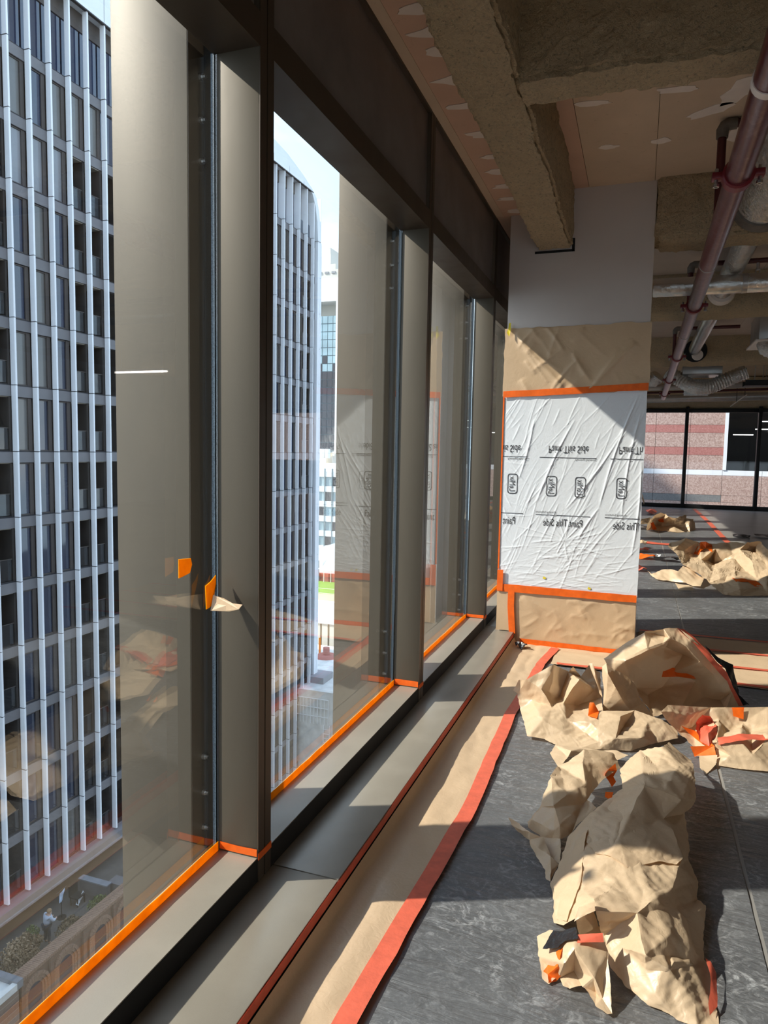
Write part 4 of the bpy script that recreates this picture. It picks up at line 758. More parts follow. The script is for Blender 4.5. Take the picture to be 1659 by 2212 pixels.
 'e_body': ([(0.4,9.692,0.34),(0.437,9.968,0.36),(0.63,10.079,0.4),(0.787,10.152,0.37),(0.979,10.286,0.34),(1.187,10.401,0.36),(1.38,10.242,0.38),(1.525,10.19,0.4),(1.572,9.89,0.34),(1.751,9.706,0.27),(1.584,8.652,0.012),(1.381,8.514,0.012),(1.091,8.359,0.012),(0.921,8.326,0.012),(0.812,8.702,0.07),(0.78,8.829,0.1),(0.608,9.183,0.17),(0.557,9.219,0.18),(0.513,9.45,0.25),(0.465,9.645,0.3),(0.606,9.873,0.28),(0.797,9.669,0.2),(0.944,9.224,0.16),(1.015,8.922,0.13),(0.889,9.15,0.13),(1.094,8.843,0.14),(1.317,8.961,0.12),(1.405,8.821,0.15),(0.99,9.972,0.11),(0.76,10.17,0.2),(0.991,9.991,0.31),(1.187,10.006,0.24),(1.279,10.057,0.31),(1.199,9.938,0.2),(1.481,9.342,0.2),(1.344,9.513,0.25),(1.256,9.571,0.13),(0.978,8.774,0.08),(1.097,8.439,0.07),(1.356,8.662,0.06),(0.959,10.242,0.11),(1.483,10.547,0.24),(1.514,9.873,0.26),(0.928,8.778,0.12),(1.562,9.141,0.2)], [(0,19,1),(29,21,3),(20,3,2),(3,20,29),(29,16,21),(19,2,1),(2,19,20),(18,20,19),(17,20,18),(20,17,29),(29,17,16),(14,24,15),(30,40,28),(24,28,40),(28,24,22),(22,24,43),(14,43,24),(43,14,37),(37,14,13),(21,4,3),(4,21,30),(30,21,40),(40,21,24),(24,21,15),(16,15,21),(33,23,25),(6,32,41),(6,5,32),(31,32,5),(33,32,31),(25,36,33),(42,35,34),(26,34,35),(44,10,9),(9,8,44),(44,27,10),(11,10,27),(42,8,7),(34,8,42),(8,34,44),(44,34,27),(26,27,34),(39,27,26),(27,39,11),(41,7,6),(7,41,42),(42,41,35),(32,35,41),(33,35,32),(36,35,33),(35,36,26),(25,26,36),(38,26,25),(26,38,39),(12,39,38),(39,12,11),(30,5,4),(5,30,31),(28,31,30),(31,28,33),(22,33,28),(33,22,23),(43,23,22),(37,23,43),(23,37,25),(25,37,38),(13,38,37),(38,13,12)]),
 'e_flap': ([(0.17,9.54,0.03),(0.219,9.187,0.05),(0.325,9.257,0.1),(0.421,9.235,0.12),(0.502,9.089,0.12),(0.559,9.226,0.16),(0.613,9.256,0.15),(0.787,9.009,0.08),(0.72,8.634,0.03),(0.577,8.826,0.03),(0.414,8.916,0.02),(0.278,8.962,0.02),(0.215,9.16,0.03),(0.479,8.92,0.08),(0.628,9.039,0.1)], [(12,1,0),(3,2,10),(11,10,2),(2,1,11),(12,11,1),(14,7,6),(7,14,8),(6,5,14),(4,14,5),(13,14,4),(9,14,13),(14,9,8),(4,3,13),(10,13,3),(13,10,9)]),
 'e_lower': ([(0.458,8.77,0.03),(0.645,8.599,0.03),(0.608,8.508,0.008),(0.493,8.455,0.008),(0.546,8.553,0.03)], [(2,1,4),(1,0,4),(3,4,0),(4,3,2)]),
 'e_tape_cross': ([(0.816,10.151,0.367),(0.874,10.071,0.385),(0.962,10.198,0.329),(0.938,9.895,0.279),(0.876,10.044,0.306),(0.8,9.884,0.281),(0.778,9.923,0.224),(0.74,10.098,0.208),(0.763,10.133,0.267)], [(7,6,8),(4,3,2),(2,1,4),(1,0,4),(4,0,5),(8,5,0),(6,5,8)]),
 'e_tape_rim': ([(1.052,8.819,0.127),(1.185,8.864,0.135),(1.21,8.809,0.119),(1.303,8.855,0.11),(1.352,8.697,0.08),(1.276,8.644,0.078),(1.209,8.73,0.106),(1.083,8.664,0.112)], [(7,1,0),(4,3,5),(6,5,3),(3,2,6),(1,6,2),(7,6,1)]),
 'f_body': ([(0.214,14.877,0.012),(0.207,14.421,0.2),(0.345,14.926,0.3),(0.459,15.015,0.36),(0.564,15.136,0.34),(0.582,14.786,0.3),(0.757,15.182,0.26),(0.958,15.728,0.28),(0.962,15.496,0.22),(1.098,15.574,0.22),(1.144,15.461,0.012),(1.022,15.127,0.008),(0.75,14.758,0.008),(0.461,15.012,0.012),(0.394,15.451,0.1),(0.503,15.28,0.2),(0.579,15.291,0.14),(0.712,15.288,0.1),(0.853,15.273,0.14),(0.873,15.304,0.06),(0.997,15.306,0.16),(0.307,14.989,0.2),(0.509,15.265,0.06),(0.671,15.146,0.22)], [(21,2,1),(2,21,14),(1,14,21),(0,14,1),(14,0,13),(15,4,3),(4,15,5),(5,15,16),(22,16,15),(3,2,15),(14,15,2),(15,14,22),(13,22,14),(17,6,23),(17,18,6),(18,17,19),(19,17,12),(20,9,8),(9,20,10),(10,20,11),(7,6,8),(18,8,6),(8,18,20),(19,20,18),(20,19,11),(12,11,19),(6,5,23),(16,23,5),(23,16,17),(22,17,16),(17,22,12),(13,12,22)]),
 'f_left': ([(0.061,15.257,0.18),(0.15,15.354,0.2),(0.301,15.585,0.22),(0.263,15.594,0.08),(0.1,15.975,0.02),(0.068,15.957,0.02),(0.183,15.42,0.14)], [(5,4,0),(6,2,1),(2,6,3),(4,1,0),(1,4,6),(6,4,3)]),
 'f_tape': ([(0.413,15.186,0.204),(0.537,15.073,0.258),(0.559,15.19,0.179),(0.504,15.245,0.156),(0.448,15.335,0.153)], [(3,2,1),(4,1,0),(1,4,3)]),
 'f_tape_left': ([(0.277,14.78,0.171),(0.325,15.05,0.164),(0.403,15.033,0.03),(0.329,14.938,0.02)], [(2,1,3),(0,3,1)]),
}
# ================================================================== CRUMPLED PAPER
def piece(key, name, mat, parent, lv=3, amp=1.0, smooth=38):
    V, F = SHEETS[key]; P, F2 = crumple(V, F, lv, amp, abs(hash(key)) % 1 + sum(ord(c) for c in key))
    return add(name, P, F2, mat, parent, smooth)
def bit(key, name, mat, parent, lv=2, amp=.35): return piece(key, name, mat, parent, lv, amp, 35)
h = thing('crumpled_paper', (.03, 2.6, 0), 'long crumpled brown paper sheet nearest the viewer, sagging like a sack', 'paper')
piece('a_body', 'paper_sheet', 'kraft', h, 4, .8); piece('a_bulge', 'paper_fold', 'kraft', h, 4, .7); piece('a_tail', 'torn_tail', 'kraft', h, 3, .7); piece('a_left', 'paper_layer', 'kraft', h, 4, .5); piece('a_over', 'paper_layer', 'kraft', h, 4, .55)
bit('a_lip', 'torn_lip', 'kraft', h, 3, .6); bit('a_inner', 'inner_fold', 'kraft', h, 3, .6)
bit('a_tape_edge', 'tape_strip', 'tape_red', h); bit('a_tape_small', 'tape_tab', 'tape_orange', h, 1, .2); bit('a_tape_top', 'tape_tab', 'tape_orange', h)
h = thing('crumpled_paper', (-.1, 1.98, 0), 'small folded brown paper scrap with black plastic and an orange tape patch', 'paper')
piece('a_front', 'paper_sheet', 'kraft', h, 4, .45); bit('a_black', 'plastic_scrap', 'black_plastic', h, 3, .8); bit('a_tape_long', 'tape_patch', 'tape_orange', h, 3, .45); bit('a_tape_fold', 'tape_strip', 'tape_red', h)
h = thing('crumpled_paper', (-.2, 4.0, 0), 'broad crumpled brown paper mound left of the raised arch, edge curling over', 'paper')
piece('b_body', 'paper_sheet', 'kraft', h, 4, .8); bit('b_tape', 'tape_tab', 'tape_orange', h); bit('b_spike', 'torn_spike', 'kraft', h, 2, .4)
h = thing('paper_scrap', (-.15, 3.45, 0), 'flat torn brown paper strip between the long sheet and the broad mound', 'paper')
piece('b_strip', 'paper_sheet', 'kraft', h, 3, .6)
h = thing('crumpled_paper', (.25, 4.5, 0), 'brown paper sheet standing up as a high arch with taped rim', 'paper')
piece('c_arch', 'paper_sheet', 'kraft', h, 4, .7); piece('c_column', 'paper_fold', 'kraft', h, 4, .6); bit('c_tape_rim', 'tape_strip', 'tape_red', h, 3); bit('c_tape_inside', 'tape_strip', 'tape_orange', h, 3); bit('c_black', 'plastic_scrap', 'black_plastic', h, 3, 1.0)
h = thing('crumpled_paper', (.5, 3.9, 0), 'folded trough of brown paper cut off by the right picture edge, rim taped red', 'paper')
piece('d_body', 'paper_sheet', 'kraft', h, 4, .7); bit('d_flap', 'torn_flap', 'kraft', h, 2); bit('d_tape_flap', 'tape_tab', 'tape_orange', h, 3); bit('d_tape_rim', 'tape_strip', 'tape_red', h, 3, .5); bit('d_tape_back', 'tape_tab', 'tape_orange', h); bit('d_tape_left', 'tape_strip', 'tape_orange', h, 3); piece('d_rosette', 'torn_tape_ball', 'tape_red', h, 3, 1.0)
h = thing('crumpled_paper', (1.0, 9.2, 0), 'large crumpled brown paper heap in the middle distance with orange tape cross', 'paper')
piece('e_body', 'paper_sheet', 'kraft', h, 4, 1.0); bit('e_tape_cross', 'tape_strip', 'tape_orange', h, 3, .5); bit('e_tape_rim', 'tape_strip', 'tape_orange', h, 3, .5)
h = thing('paper_scrap', (.45, 8.9, 0), 'pointed brown paper flap in front of the middle paper heap', 'paper')
piece('e_flap', 'paper_sheet', 'kraft', h, 3, .9); piece('e_lower', 'paper_fold', 'kraft', h, 2, .6)
h = thing('crumpled_paper', (.65, 15.0, 0), 'smallest far crumpled brown paper heap near the far windows', 'paper')
piece('f_body', 'paper_sheet', 'kraft', h, 3, 1.4); bit('f_tape', 'tape_strip', 'tape_orange', h); bit('f_tape_left', 'tape_strip', 'tape_orange', h)
h = thing('paper_scrap', (.15, 15.6, 0), 'brown paper scrap beside the column edge left of the far heap', 'paper')
piece('f_left', 'paper_sheet', 'kraft', h, 3, 1.2)

def scrap(cx, cy, lx, ly, hh, mat, name, label, cat, seed):
    r = random.Random(seed); pts = []
    for i in range(9):
        a = 2 * pi * i / 9; q = r.uniform(.65, 1.15); pts.append((cx + lx * cos(a) * q, cy + ly * sin(a) * q, .012 + r.uniform(0, hh)))
    pts.append((cx, cy, .012 + hh)); F = [(i, (i + 1) % 9, 9) for i in range(9)]
    P, F2 = crumple(pts, F, 2, .9, seed); return tag(add(name, P, F2, mat, None, 35), label, cat)
scrap(.17, 10.85, .16, .16, .06, 'tape_orange', 'tape_scrap', 'crumpled orange tape scrap lying left of the middle heap', 'tape', 1)
scrap(.46, 10.75, .22, .14, .06, 'black_plastic', 'plastic_scrap', 'black plastic scrap touching the left of the middle heap', 'plastic', 2)
scrap(.33, 11.05, .05, .06, .06, 'foil', 'plastic_scrap', 'shiny clear plastic scrap between orange tape and black plastic', 'plastic', 3)
scrap(.10, 9.65, .08, .12, .06, 'tape_red', 'tape_scrap', 'pinkish tape scrap on the film beside the column edge', 'tape', 4)
scrap(.13, 11.6, .10, .14, .05, 'tape_red', 'tape_scrap', 'flat red tape scrap behind the orange one by the column edge', 'tape', 5)
scrap(.11, 12.1, .08, .15, .14, 'kraft', 'paper_scrap', 'small pale paper scrap by the column edge behind the red tape', 'paper', 6)
scrap(1.85, 14.65, .20, .30, .05, 'black_plastic', 'plastic_scrap', 'dark debris on the bare floor right of the red tape, left one', 'debris', 7)
scrap(2.30, 14.75, .22, .30, .06, 'black_plastic', 'plastic_scrap', 'dark debris on the bare floor right of the red tape, right one', 'debris', 8)
scrap(.36, 19.3, .16, .4, .12, 'tape_red', 'tape_scrap', 'reddish tape tangle far back near the window rail', 'tape', 9)
scrap(.12, 20.9, .10, .2, .45, 'kraft', 'paper_scrap', 'upright brown paper piece far back at the column edge', 'paper', 10)
scrap(-.78, 5.36, .055, .05, .05, 'black_plastic', 'plastic_scrap', 'small shiny plastic knot in the corner of ledge and column', 'plastic', 11)

# ================================================================== PIPES AND DUCTS UNDER THE CEILING
PXr, PZr = .352, 2.75
def main_x(y): return .335 + .0065 * y
sp = thing('sprinkler_pipe', (main_x(6), 6.0, PZr - .05), 'long red sprinkler main wrapped in clear film under the ceiling', 'pipe')
ys = [-1.0, 2.745, 5.2, 6.55, 8.1, 9.9, 12.9, 15.8, 16.9]
for a, b in zip(ys[:-1], ys[1:]): MB().tube([(main_x(a), a + .004, PZr), (main_x((a + b) / 2), (a + b) / 2, PZr), (main_x(b), b - .004, PZr)], .054, 20).build('pipe_length', 'pipe_red', sp, 40)
for y in (3.62, 6.6, 9.9, 12.9, 15.8):
    x = main_x(y); c = MB().tube([(x, y - .035, PZr), (x, y - .028, PZr), (x, y + .028, PZr), (x, y + .035, PZr)], [.060, .068, .068, .060], 20)
    for s in (-1, 1): c.bbox(x + s * .085 - .022, x + s * .085 + .022, y - .028, y + .028, PZr - .014, PZr + .014, .004)
    cp = c.build('coupling', 'clamp_red', sp, 40)
    for s in (-1, 1): MB().tube([(x + s * .088, y, PZr - .045), (x + s * .088, y, PZr + .035)], .008, 8).tube([(x + s * .088, y, PZr - .045), (x + s * .088, y, PZr - .032)], .014, 6).build('coupling_bolt', 'steel', cp, 40)
MB().tube([(main_x(2.76), 2.735, PZr), (main_x(2.76), 2.775, PZr)], .058, 20).build('film_band', 'filler', sp, 40)
for y in (5.2, 8.1): MB().tube([(main_x(y), y - .006, PZr), (main_x(y), y + .006, PZr)], .057, 20).build('film_band', 'pipe_grey', sp, 40)
for y, z, x1, l, head in ((4.64, 3.39, 3.4, 'nearest dark red branch pipe rising from the main with a grey elbow', None), (7.48, 3.30, 3.6, 'second dark red branch pipe with grey elbow and a hanging sprinkler head', .954), (11.2, 3.31, 1.25, 'far dark red branch pipe rising beside the main', None)):
    x = main_x(y); b = thing('branch_pipe', (x, y, PZr + .05), l, 'pipe')
    MB().tube([(x, y, PZr + .045), (x, y, z - .05)], .024, 14).build('riser', 'pipe_dark_red', b, 40)
    MB().tube([(x, y, z - .075), (x, y, z - .03), (x + .012, y, z - .010), (x + .03, y, z), (x + .075, y, z)], [.032, .034, .035, .034, .032], 14).build('elbow', 'cast_grey', b, 40)
    MB().tube([(x + .07, y, z), (x1, y, z)], .024, 14).build('run', 'pipe_dark_red', b, 40)
    if head:
        MB().tube([(head, y, z - .02), (head, y, z - .075)], .015, 10).tube([(head, y, z - .075), (head, y, z - .085)], .022, 10).tube([(head - .014, y, z - .085), (head - .018, y, z - .105), (head, y, z - .125), (head + .018, y, z - .105), (head + .014, y, z - .085)], .004, 6).tube([(head, y, z - .125), (head, y, z - .130)], .022, 10).build('sprinkler_head', 'steel', b, 40)
def corrugated(pts, r, pitch, depth, n=22):
    P = [Vector(p) for p in pts]; out = []; rr = []
    tot = sum((b - a).length for a, b in zip(P[:-1], P[1:])); k = max(8, int(tot / pitch * 2)); 
    cum = [0]
    for a, b in zip(P[:-1], P[1:]): cum.append(cum[-1] + (b - a).length)
    for i in range(k + 1):
        s = tot * i / k; j = max(q for q in range(len(cum) - 1) if cum[q] <= s + 1e-9); t = (s - cum[j]) / (cum[j + 1] - cum[j])
        a, b = P[j], P[j + 1]; p0 = P[j - 1] if j else a; p3 = P[j + 2] if j + 2 < len(P) else b
        out.append(.5 * ((2 * a) + (b - p0) * t + (2 * p0 - 5 * a + 4 * b - p3) * t * t + (3 * a - p0 - 3 * b + p3) * t ** 3)); rr.append(r + (depth if i % 2 else 0))
    return out, rr
def duct(label, pts, r, mat='foil', pitch=.03, depth=.004, n=24):
    p, rr = corrugated(pts, r, pitch, depth); d = thing('foil_duct', tuple(pts[0]), label, 'duct')
    MB().tube(p, rr, n).build('duct_skin', mat, d, 60); return d
d = duct('largest foil duct overhead ending at the beam at the right picture edge', [(.70, 3.30, 3.19), (.70, 4.4, 3.19), (.70, 5.43, 3.19)], .160, 'foil', .036, .008)
MB().tube([(.70, 5.36, 3.19), (.70, 5.44, 3.19)], [.18, .20], 26).build('duct_collar', 'cast_grey', d, 50)
d = duct('narrower foil duct crossing above the silver pipe', [(.715, 5.84, 3.185), (.72, 7.0, 3.185), (.725, 8.24, 3.185)], .085, 'foil', .03, .006)
MB().tube([(.725, 8.13, 3.185), (.725, 8.24, 3.185)], [.12, .135], 24).build('duct_collar', 'filler', d, 50)
d = duct('small metal duct entering a round hole in the far beam', [(.74, 8.88, 3.18), (.745, 10.6, 3.18), (.75, 12.50, 3.17)], .085, 'foil_smooth')
MB().tube([(.77, 12.46, 3.16), (.77, 12.50, 3.16)], .175, 26).build('beam_hole', 'flat_black', d, 50)
MB().tube([(.80, 12.44, 3.09), (.80, 12.45, 3.09)], .085, 20).build('hole_disc', 'filler', d, 50)
ip = thing('insulated_pipe', (1.6, 7.05, 2.92), 'thick silver insulated pipe running crosswise behind the red main', 'pipe')
for a, b in ((.05, .80), (.80, 1.9), (1.9, 3.6)): MB().tube([(a, 7.05, 3.01), (a + .01, 7.05, 3.01), (b - .01, 7.05, 3.01), (b, 7.05, 3.01)], [.078, .082, .082, .078], 22).build('pipe_length', 'foil_smooth', ip, 40)
for a in (.80, 1.9): MB().tube([(a - .02, 7.05, 3.01), (a + .02, 7.05, 3.01)], .085, 22).build('pipe_band', 'pipe_grey', ip, 40)
for y, z, x0, x1, r, m, l in ((18.0, 2.80, .1, 5.5, .09, 'pipe_grey', 'far pale pipe running crosswise just above the far windows'), (16.4, 2.93, .1, 5.0, .07, 'pipe_grey', 'grey pipe behind the crumpled foil duct'), (16.9, 2.86, .1, 5.0, .025, 'pipe_dark_red', 'thin dark red pipe above the far pale pipe')):
    p = thing('ceiling_pipe', ((x0 + x1) / 2, y, z - r), l, 'pipe'); MB().tube([(x0, y, z), (x1, y + .05, z + .12)], r, 16).build('pipe_length', m, p, 40)
    for xx in (.9, 2.6): MB().tube([(xx, y, z + r), (xx, y, 3.45)], .006, 6).build('hanger_rod', 'steel', p)
d = duct('sagging crumpled foil flexible duct near the far windows', [(.42, 14.0, 3.00), (.62, 13.95, 2.86), (.86, 13.9, 2.72), (1.12, 13.95, 2.72), (1.36, 14.0, 2.83), (1.70, 14.0, 2.98)], .115, 'foil', .05, .016)
box('duct_box', .66, 1.30, 13.75, 14.5, 2.93, 3.08, 'duct_metal', d, .008); box('duct_panel', .74, 1.16, 14.6, 14.64, 2.62, 2.92, 'duct_metal', d, .004)
duct('short bunched foil duct beside the column below the beam', [(.04, 14.5, 2.97), (.18, 14.45, 2.90), (.28, 14.4, 2.98)], .12, 'foil', .05, .016)
a = thing('air_unit', (1.8, 10.9, 2.95), 'sheet metal air unit with foil spigot at the right picture edge', 'air unit')
box('casing', 1.40, 2.25, 10.5, 11.3, 3.02, 3.37, 'duct_metal', a, .006); box('bottom_flange', 1.36, 2.28, 10.46, 11.34, 2.995, 3.02, 'filler', a, .003)
p, rr = corrugated([(1.52, 10.6, 3.0), (1.5, 10.55, 2.93), (1.62, 10.5, 2.86), (1.8, 10.5, 2.84)], .10, .04, .012); MB().tube(p, rr, 20).build('foil_spigot', 'foil', a, 60)
t = thing('cable_tray', (2.4, 15.2, 2.8), 'dark cable tray hanging near the right edge above the far windows', 'cable tray')
box('tray_bed', 1.82, 3.4, 15.0, 15.4, 2.83, 2.84, 'black_frame', t); box('tray_side', 1.82, 3.4, 15.0, 15.01, 2.83, 2.93, 'black_frame', t); box('tray_side', 1.82, 3.4, 15.39, 15.4, 2.83, 2.93, 'black_frame', t)
for x in (2.0, 2.14): MB().tube([(x, 15.2, 2.84), (x, 15.2, 3.45)], .006, 6).build('hanger_rod', 'steel', t)
r_ = thing('ceiling_brace', (2.0, 17.6, 2.55), 'thin pale diagonal rod hanging below the far pipes', 'rod')
MB().tube([(1.86, 17.6, 2.60), (2.18, 17.6, 2.86)], .012, 8).build('rod', 'filler', r_); 
for x, z in ((1.98, 2.70), (2.14, 2.83)): MB().tube([(x, 17.6, z), (x, 17.6, 3.45)], .006, 6).build('hanger_rod', 'black_frame', r_)
for x, y, l in ((7.17, 12.2, 'bright linear batten lamp under the ceiling, seen only reflected in the nearest glass'), (3.1, .55, 'bright linear batten lamp under the ceiling, seen only reflected in the far glass')):
    b = thing('batten_lamp', (x, y, 2.97), l, 'lamp'); box('lamp_body', x - .65, x + .65, y - .05, y + .05, 3.02, 3.06, 'lamp_body', b, .004); box('lamp_tube', x - .62, x + .62, y - .025, y + .025, 2.985, 3.02, 'lamp_tube', b, .008)
    for s in (-.5, .5): MB().tube([(x + s, y, 3.06), (x + s, y, 3.46)], .005, 6).build('hanger_rod', 'steel', b)
# ================================================================== OUTSIDE
struct(box('ground', -260, 120, -120, 320, -31.0, -30.0, 'street'), 'street far below')
# this building's own front below and above the floor, seen in reflections of the tower
ob = struct(empty('wall_exterior', (5, 6, -30)), 'front of this building below and above the floor')
box('lower_front', -1.30, 14.0, -5.4, 22.3, -30.0, -0.36, 'own_wall', ob); box('upper_front', -1.30, 14.0, -5.4, 22.3, 3.92, 15.0, 'own_wall', ob)
for z in [-29 + 3.6 * i for i in range(8)] + [4.9, 8.5, 12.0]:
    for k in range(7): box('front_window', -1.36, -1.28, -2.9 + 3.55 * k, -.1 + 3.55 * k, z, z + 2.3, 'own_glass', ob)

# --- tower across the street: white fins, slab bands, windows and balconies
BX = -24.0
def JZ(k): return 17.42 - 2.71 * k
tw = thing('apartment_tower', (-30, 34, -30), 'dark glass apartment tower with tall white vertical fins across the street', 'building')
fy = [22.51 + 1.0925 * i for i in range(-13, 20)] ; fy = [y for y in fy if y < 43.3] + [44.52 + 1.19 * i for i in range(0, 7)]
def base_k(y): return 13 if y < 29.5 else 17
fin_me = mesh_from('fin', *(lambda b: (b.v, b.f))(MB().bbox(-.25, 0, -.045, .045, .012, 2.698, .006)), 'fin_white')
fin_top = mesh_from('fin_top', *(lambda b: (b.v, b.f))(MB().bbox(-.25, 0, -.045, .045, .02, 3.27, .006)), 'fin_white')
fin_top2 = mesh_from('fin_top', *(lambda b: (b.v, b.f))(MB().bbox(-.52, 0, -.045, .045, .02, 3.27, .006)), 'fin_white')
def seen(y): return 20.6 < y < 28.6 or 43.9 < y < 52.2
bulk = MB()
for y in fy:
    wide = .10 if y > 44 else .0
    for k in range(base_k(y)):
        if seen(y): inst('fin', fin_me, (BX, y, JZ(k + 1)), tw)
        else: bulk.box(BX - .25, BX, y - .045, y + .045, JZ(k + 1) + .012, JZ(k) - .01)
    if seen(y): inst('fin', fin_top2 if y > 44 else fin_top, (BX, y, JZ(0)), tw)
    else: bulk.box(BX - .25, BX, y - .045, y + .045, JZ(0), 20.7)
stuff(bulk.build('fin_rows', 'fin_white', tw))
bulk = MB()
for y in fy:
    for k in range(0, base_k(y)): bulk.box(BX - .27, BX + .004, y - .052, y - .01, JZ(k) - .012, JZ(k) + .014)
stuff(bulk.build('fin_joints', 'joint_dark', tw))
for k in range(0, 18):                              # slab bands
    y0 = 8.0 if k <= 13 else 29.5
    box('slab_band', BX - .55, BX - .27, y0, 51.9, JZ(k) - .46, JZ(k) - .02, 'slab_grey', tw)
    box('slab_shadow_gap', BX - .56, BX - .29, y0, 51.9, JZ(k) - .02, JZ(k) + .03, 'joint_dark', tw)
# bays between fins
W = 1.09; HW = 2.20
def bay_meshes(W):
    fr = MB(); fr.box(-.42, -.32, W - .24, W - .05, 0, HW); fr.box(-.42, -.34, .05, .09, 0, HW); fr.box(-.42, -.34, .05, W - .05, 0, .05); fr.box(-.42, -.34, .05, W - .05, HW - .05, HW)
    fr.box(-.50, -.42, .05, W - .05, 0, HW)
    wf = mesh_from('window_frame', fr.v, fr.f, 'frame_brown')
    panes = []
    for m in ('tower_glass', 'tower_blind', 'tower_curtain'):
        p = MB().box(-.40, -.375, .09, W - .24, .05, HW - .05); panes.append(mesh_from('pane', p.v, p.f, m))
    b = MB(); D = 1.6
    b.box(-D, -.45, .04, .10, 0, HW, 0); b.box(-D, -.30, W - .14, W - .04, 0, HW, 0); b.box(-D - .05, -D, .05, W - .05, 0, HW, 0); b.box(-D, -.35, .05, W - .05, HW - .02, HW + .02, 1); b.box(-D, -.35, .05, W - .05, -.03, .01, 0)
    bc = mesh_from('balcony', b.v, b.f, ['recess_dark', 'recess_ceiling'], None, b.m)
    g_ = MB().box(-.36, -.345, .06, W - .14, .05, .92); g_.box(-.37, -.335, .05, W - .05, .92, .95); gl = mesh_from('balustrade', g_.v, g_.f, ['glass_balustrade', 'frame_brown'], None, [0] * 6 + [1] * 6)
    return wf, panes, bc, gl
bays = list(zip(fy[:-1], fy[1:]))
sets = {}
bulkw = MB(); rng = random.Random(2)
near = sorted([y for y in fy if y < 43.3], key=lambda y: abs(y - 22.51)); i0 = fy.index(near[0])
for i, (a, b) in enumerate(bays):
    w = b - a; key = round(w, 2)
    if key not in sets: sets[key] = bay_meshes(w)
    wf, panes, bc, gl = sets[key]
    rel = (i - i0) % 9
    balc = rel in (3, 4, 5, 8) if b < 43.4 else (i - fy.index(44.52)) % 6 in (4, 5)
    for k in range(1, base_k(a) + 1):
        z = JZ(k) + .03
        vis = seen(a) and seen(b)
        isb = balc and k > 1
        if not vis:
            if isb: bulkw.box(BX - 1.2, BX - 1.1, a, b, z, z + 2.2, 1)
            else: bulkw.box(BX - .45, BX - .38, a + .05, b - .05, z, z + 2.2, 0)
            continue
        if isb:
            o = inst('balcony', bc, (BX, a, z), tw); inst('balustrade', gl, (BX, a, z), o)
        else:
            o = inst('window', wf, (BX, a, z), tw)
            m = 1 if (k == 2 and rel in (0, 1, 2)) else rng.choices((0, 1, 2), (6, .4, 2.5))[0]
            inst('pane', panes[m], (BX, a, z), o)
stuff(bulkw.build('window_rows', ['tower_glass', 'recess_dark'], tw))
# top storey behind the taller fins, open at the rounded end
for a, b in bays:
    if seen(a) and b < 49: 
        box('window', BX - .6, BX - .5, a + .05, b - .05, JZ(0) + .05, 19.9, 'tower_glass', tw); box('window_band', BX - .62, BX - .45, a, b, 19.9, 20.7, 'frame_brown', tw)
    elif seen(a): box('balustrade', BX - .36, BX - .34, a + .06, b - .06, JZ(0), JZ(0) + .95, 'glass_balustrade', tw)
    else: box('window', BX - .6, BX - .5, a + .05, b - .05, JZ(0) + .05, 20.7, 'tower_glass', tw)
# body of the tower
box('tower_core', -44.0, BX - 1.7, 8.0, 51.2, -17.9, 17.3, 'recess_dark', tw); box('tower_core', -44.0, BX - .6, 29.5, 51.2, -30.0, -17.0, 'recess_dark', tw); box('tower_core', -44.0, BX - .7, 8.0, 49.0, 17.3, 20.7, 'frame_brown', tw)
box('tower_core', -44.0, BX - 1.1, 8.0, 29.5, -30.0, -19.3, 'render_grey', tw)
box('tower_end', -44.0, BX - .02, 51.2, 51.9, -30.0, 17.4, 'fin_white', tw)
# white roof cladding with rounded end
out = [(8.0, 22.35), (30, 22.35), (40, 22.3), (44.2, 22.1), (46.0, 21.92), (48.3, 21.41), (50.0, 20.9), (50.8, 20.45), (51.3, 19.6), (51.5, 18.6), (51.55, 17.42)]
inn = [(51.1, 17.42), (50.95, 18.8), (50.6, 19.8), (50.1, 20.5), (49.8, 20.72), (8.0, 20.72)]
poly = out + inn; mb = MB()
mb.poly([(BX + .03, y, z) for y, z in poly][::-1]); mb.poly([(-44.0, y, z) for y, z in poly])
for p, q in zip(poly, poly[1:] + poly[:1]): mb.poly([(BX + .03, p[0], p[1]), (BX + .03, q[0], q[1]), (-44.0, q[0], q[1]), (-44.0, p[0], p[1])])
mb.build('roof_cladding', 'clad_white', tw)
for y in np.arange(21.0, 50, 2.3): box('cladding_joint', BX + .028, BX + .034, y, y + .025, 20.75, 22.0 if y < 44 else 21.2 - .15 * max(0, y - 47), 'slab_grey', tw)
box('cladding_drip', BX - .1, BX + .06, 8.0, 50.2, 20.66, 20.72, 'joint_dark', tw)
box('base_ledge', BX - .5, BX + .25, 8.0, 29.5, -18.17, -17.86, 'slab_grey', tw); box('base_ledge', BX - .2, BX + .32, 8.0, 29.5, -18.25, -18.16, 'lead_grey', tw)

# --- roof terrace below the tower
te = thing('roof_terrace', (-22.7, 22.0, -30), 'brick roof terrace with arched windows at the foot of the tower', 'terrace')
TZ = -19.3
box('terrace_deck', -25.2, -20.6, 19.0, 29.4, -30.0, TZ, 'terrace_paving', te)
box('shop_wall', -25.3, -25.1, 18.0, 29.4, TZ, -18.2, 'render_grey', te)
for a, b in ((21.2, 22.0), (22.3, 23.0), (23.2, 25.0), (25.3, 25.9), (26.7, 27.5), (27.7, 28.6)): box('shop_panel', -25.12, -25.05, a, b, TZ, -18.35, 'panel_teal', te)
for y in (23.08, 25.1, 26.2, 27.6, 28.6): box('post', -25.15, -24.9, y - .06, y + .06, TZ, -18.2, 'frame_brown', te)
box('partition', -23.55, -22.0, 24.95, 25.15, TZ, -18.62, 'render_grey', te); box('partition_cap', -23.6, -21.95, 24.86, 25.2, -18.62, -18.56, 'lead_grey', te)
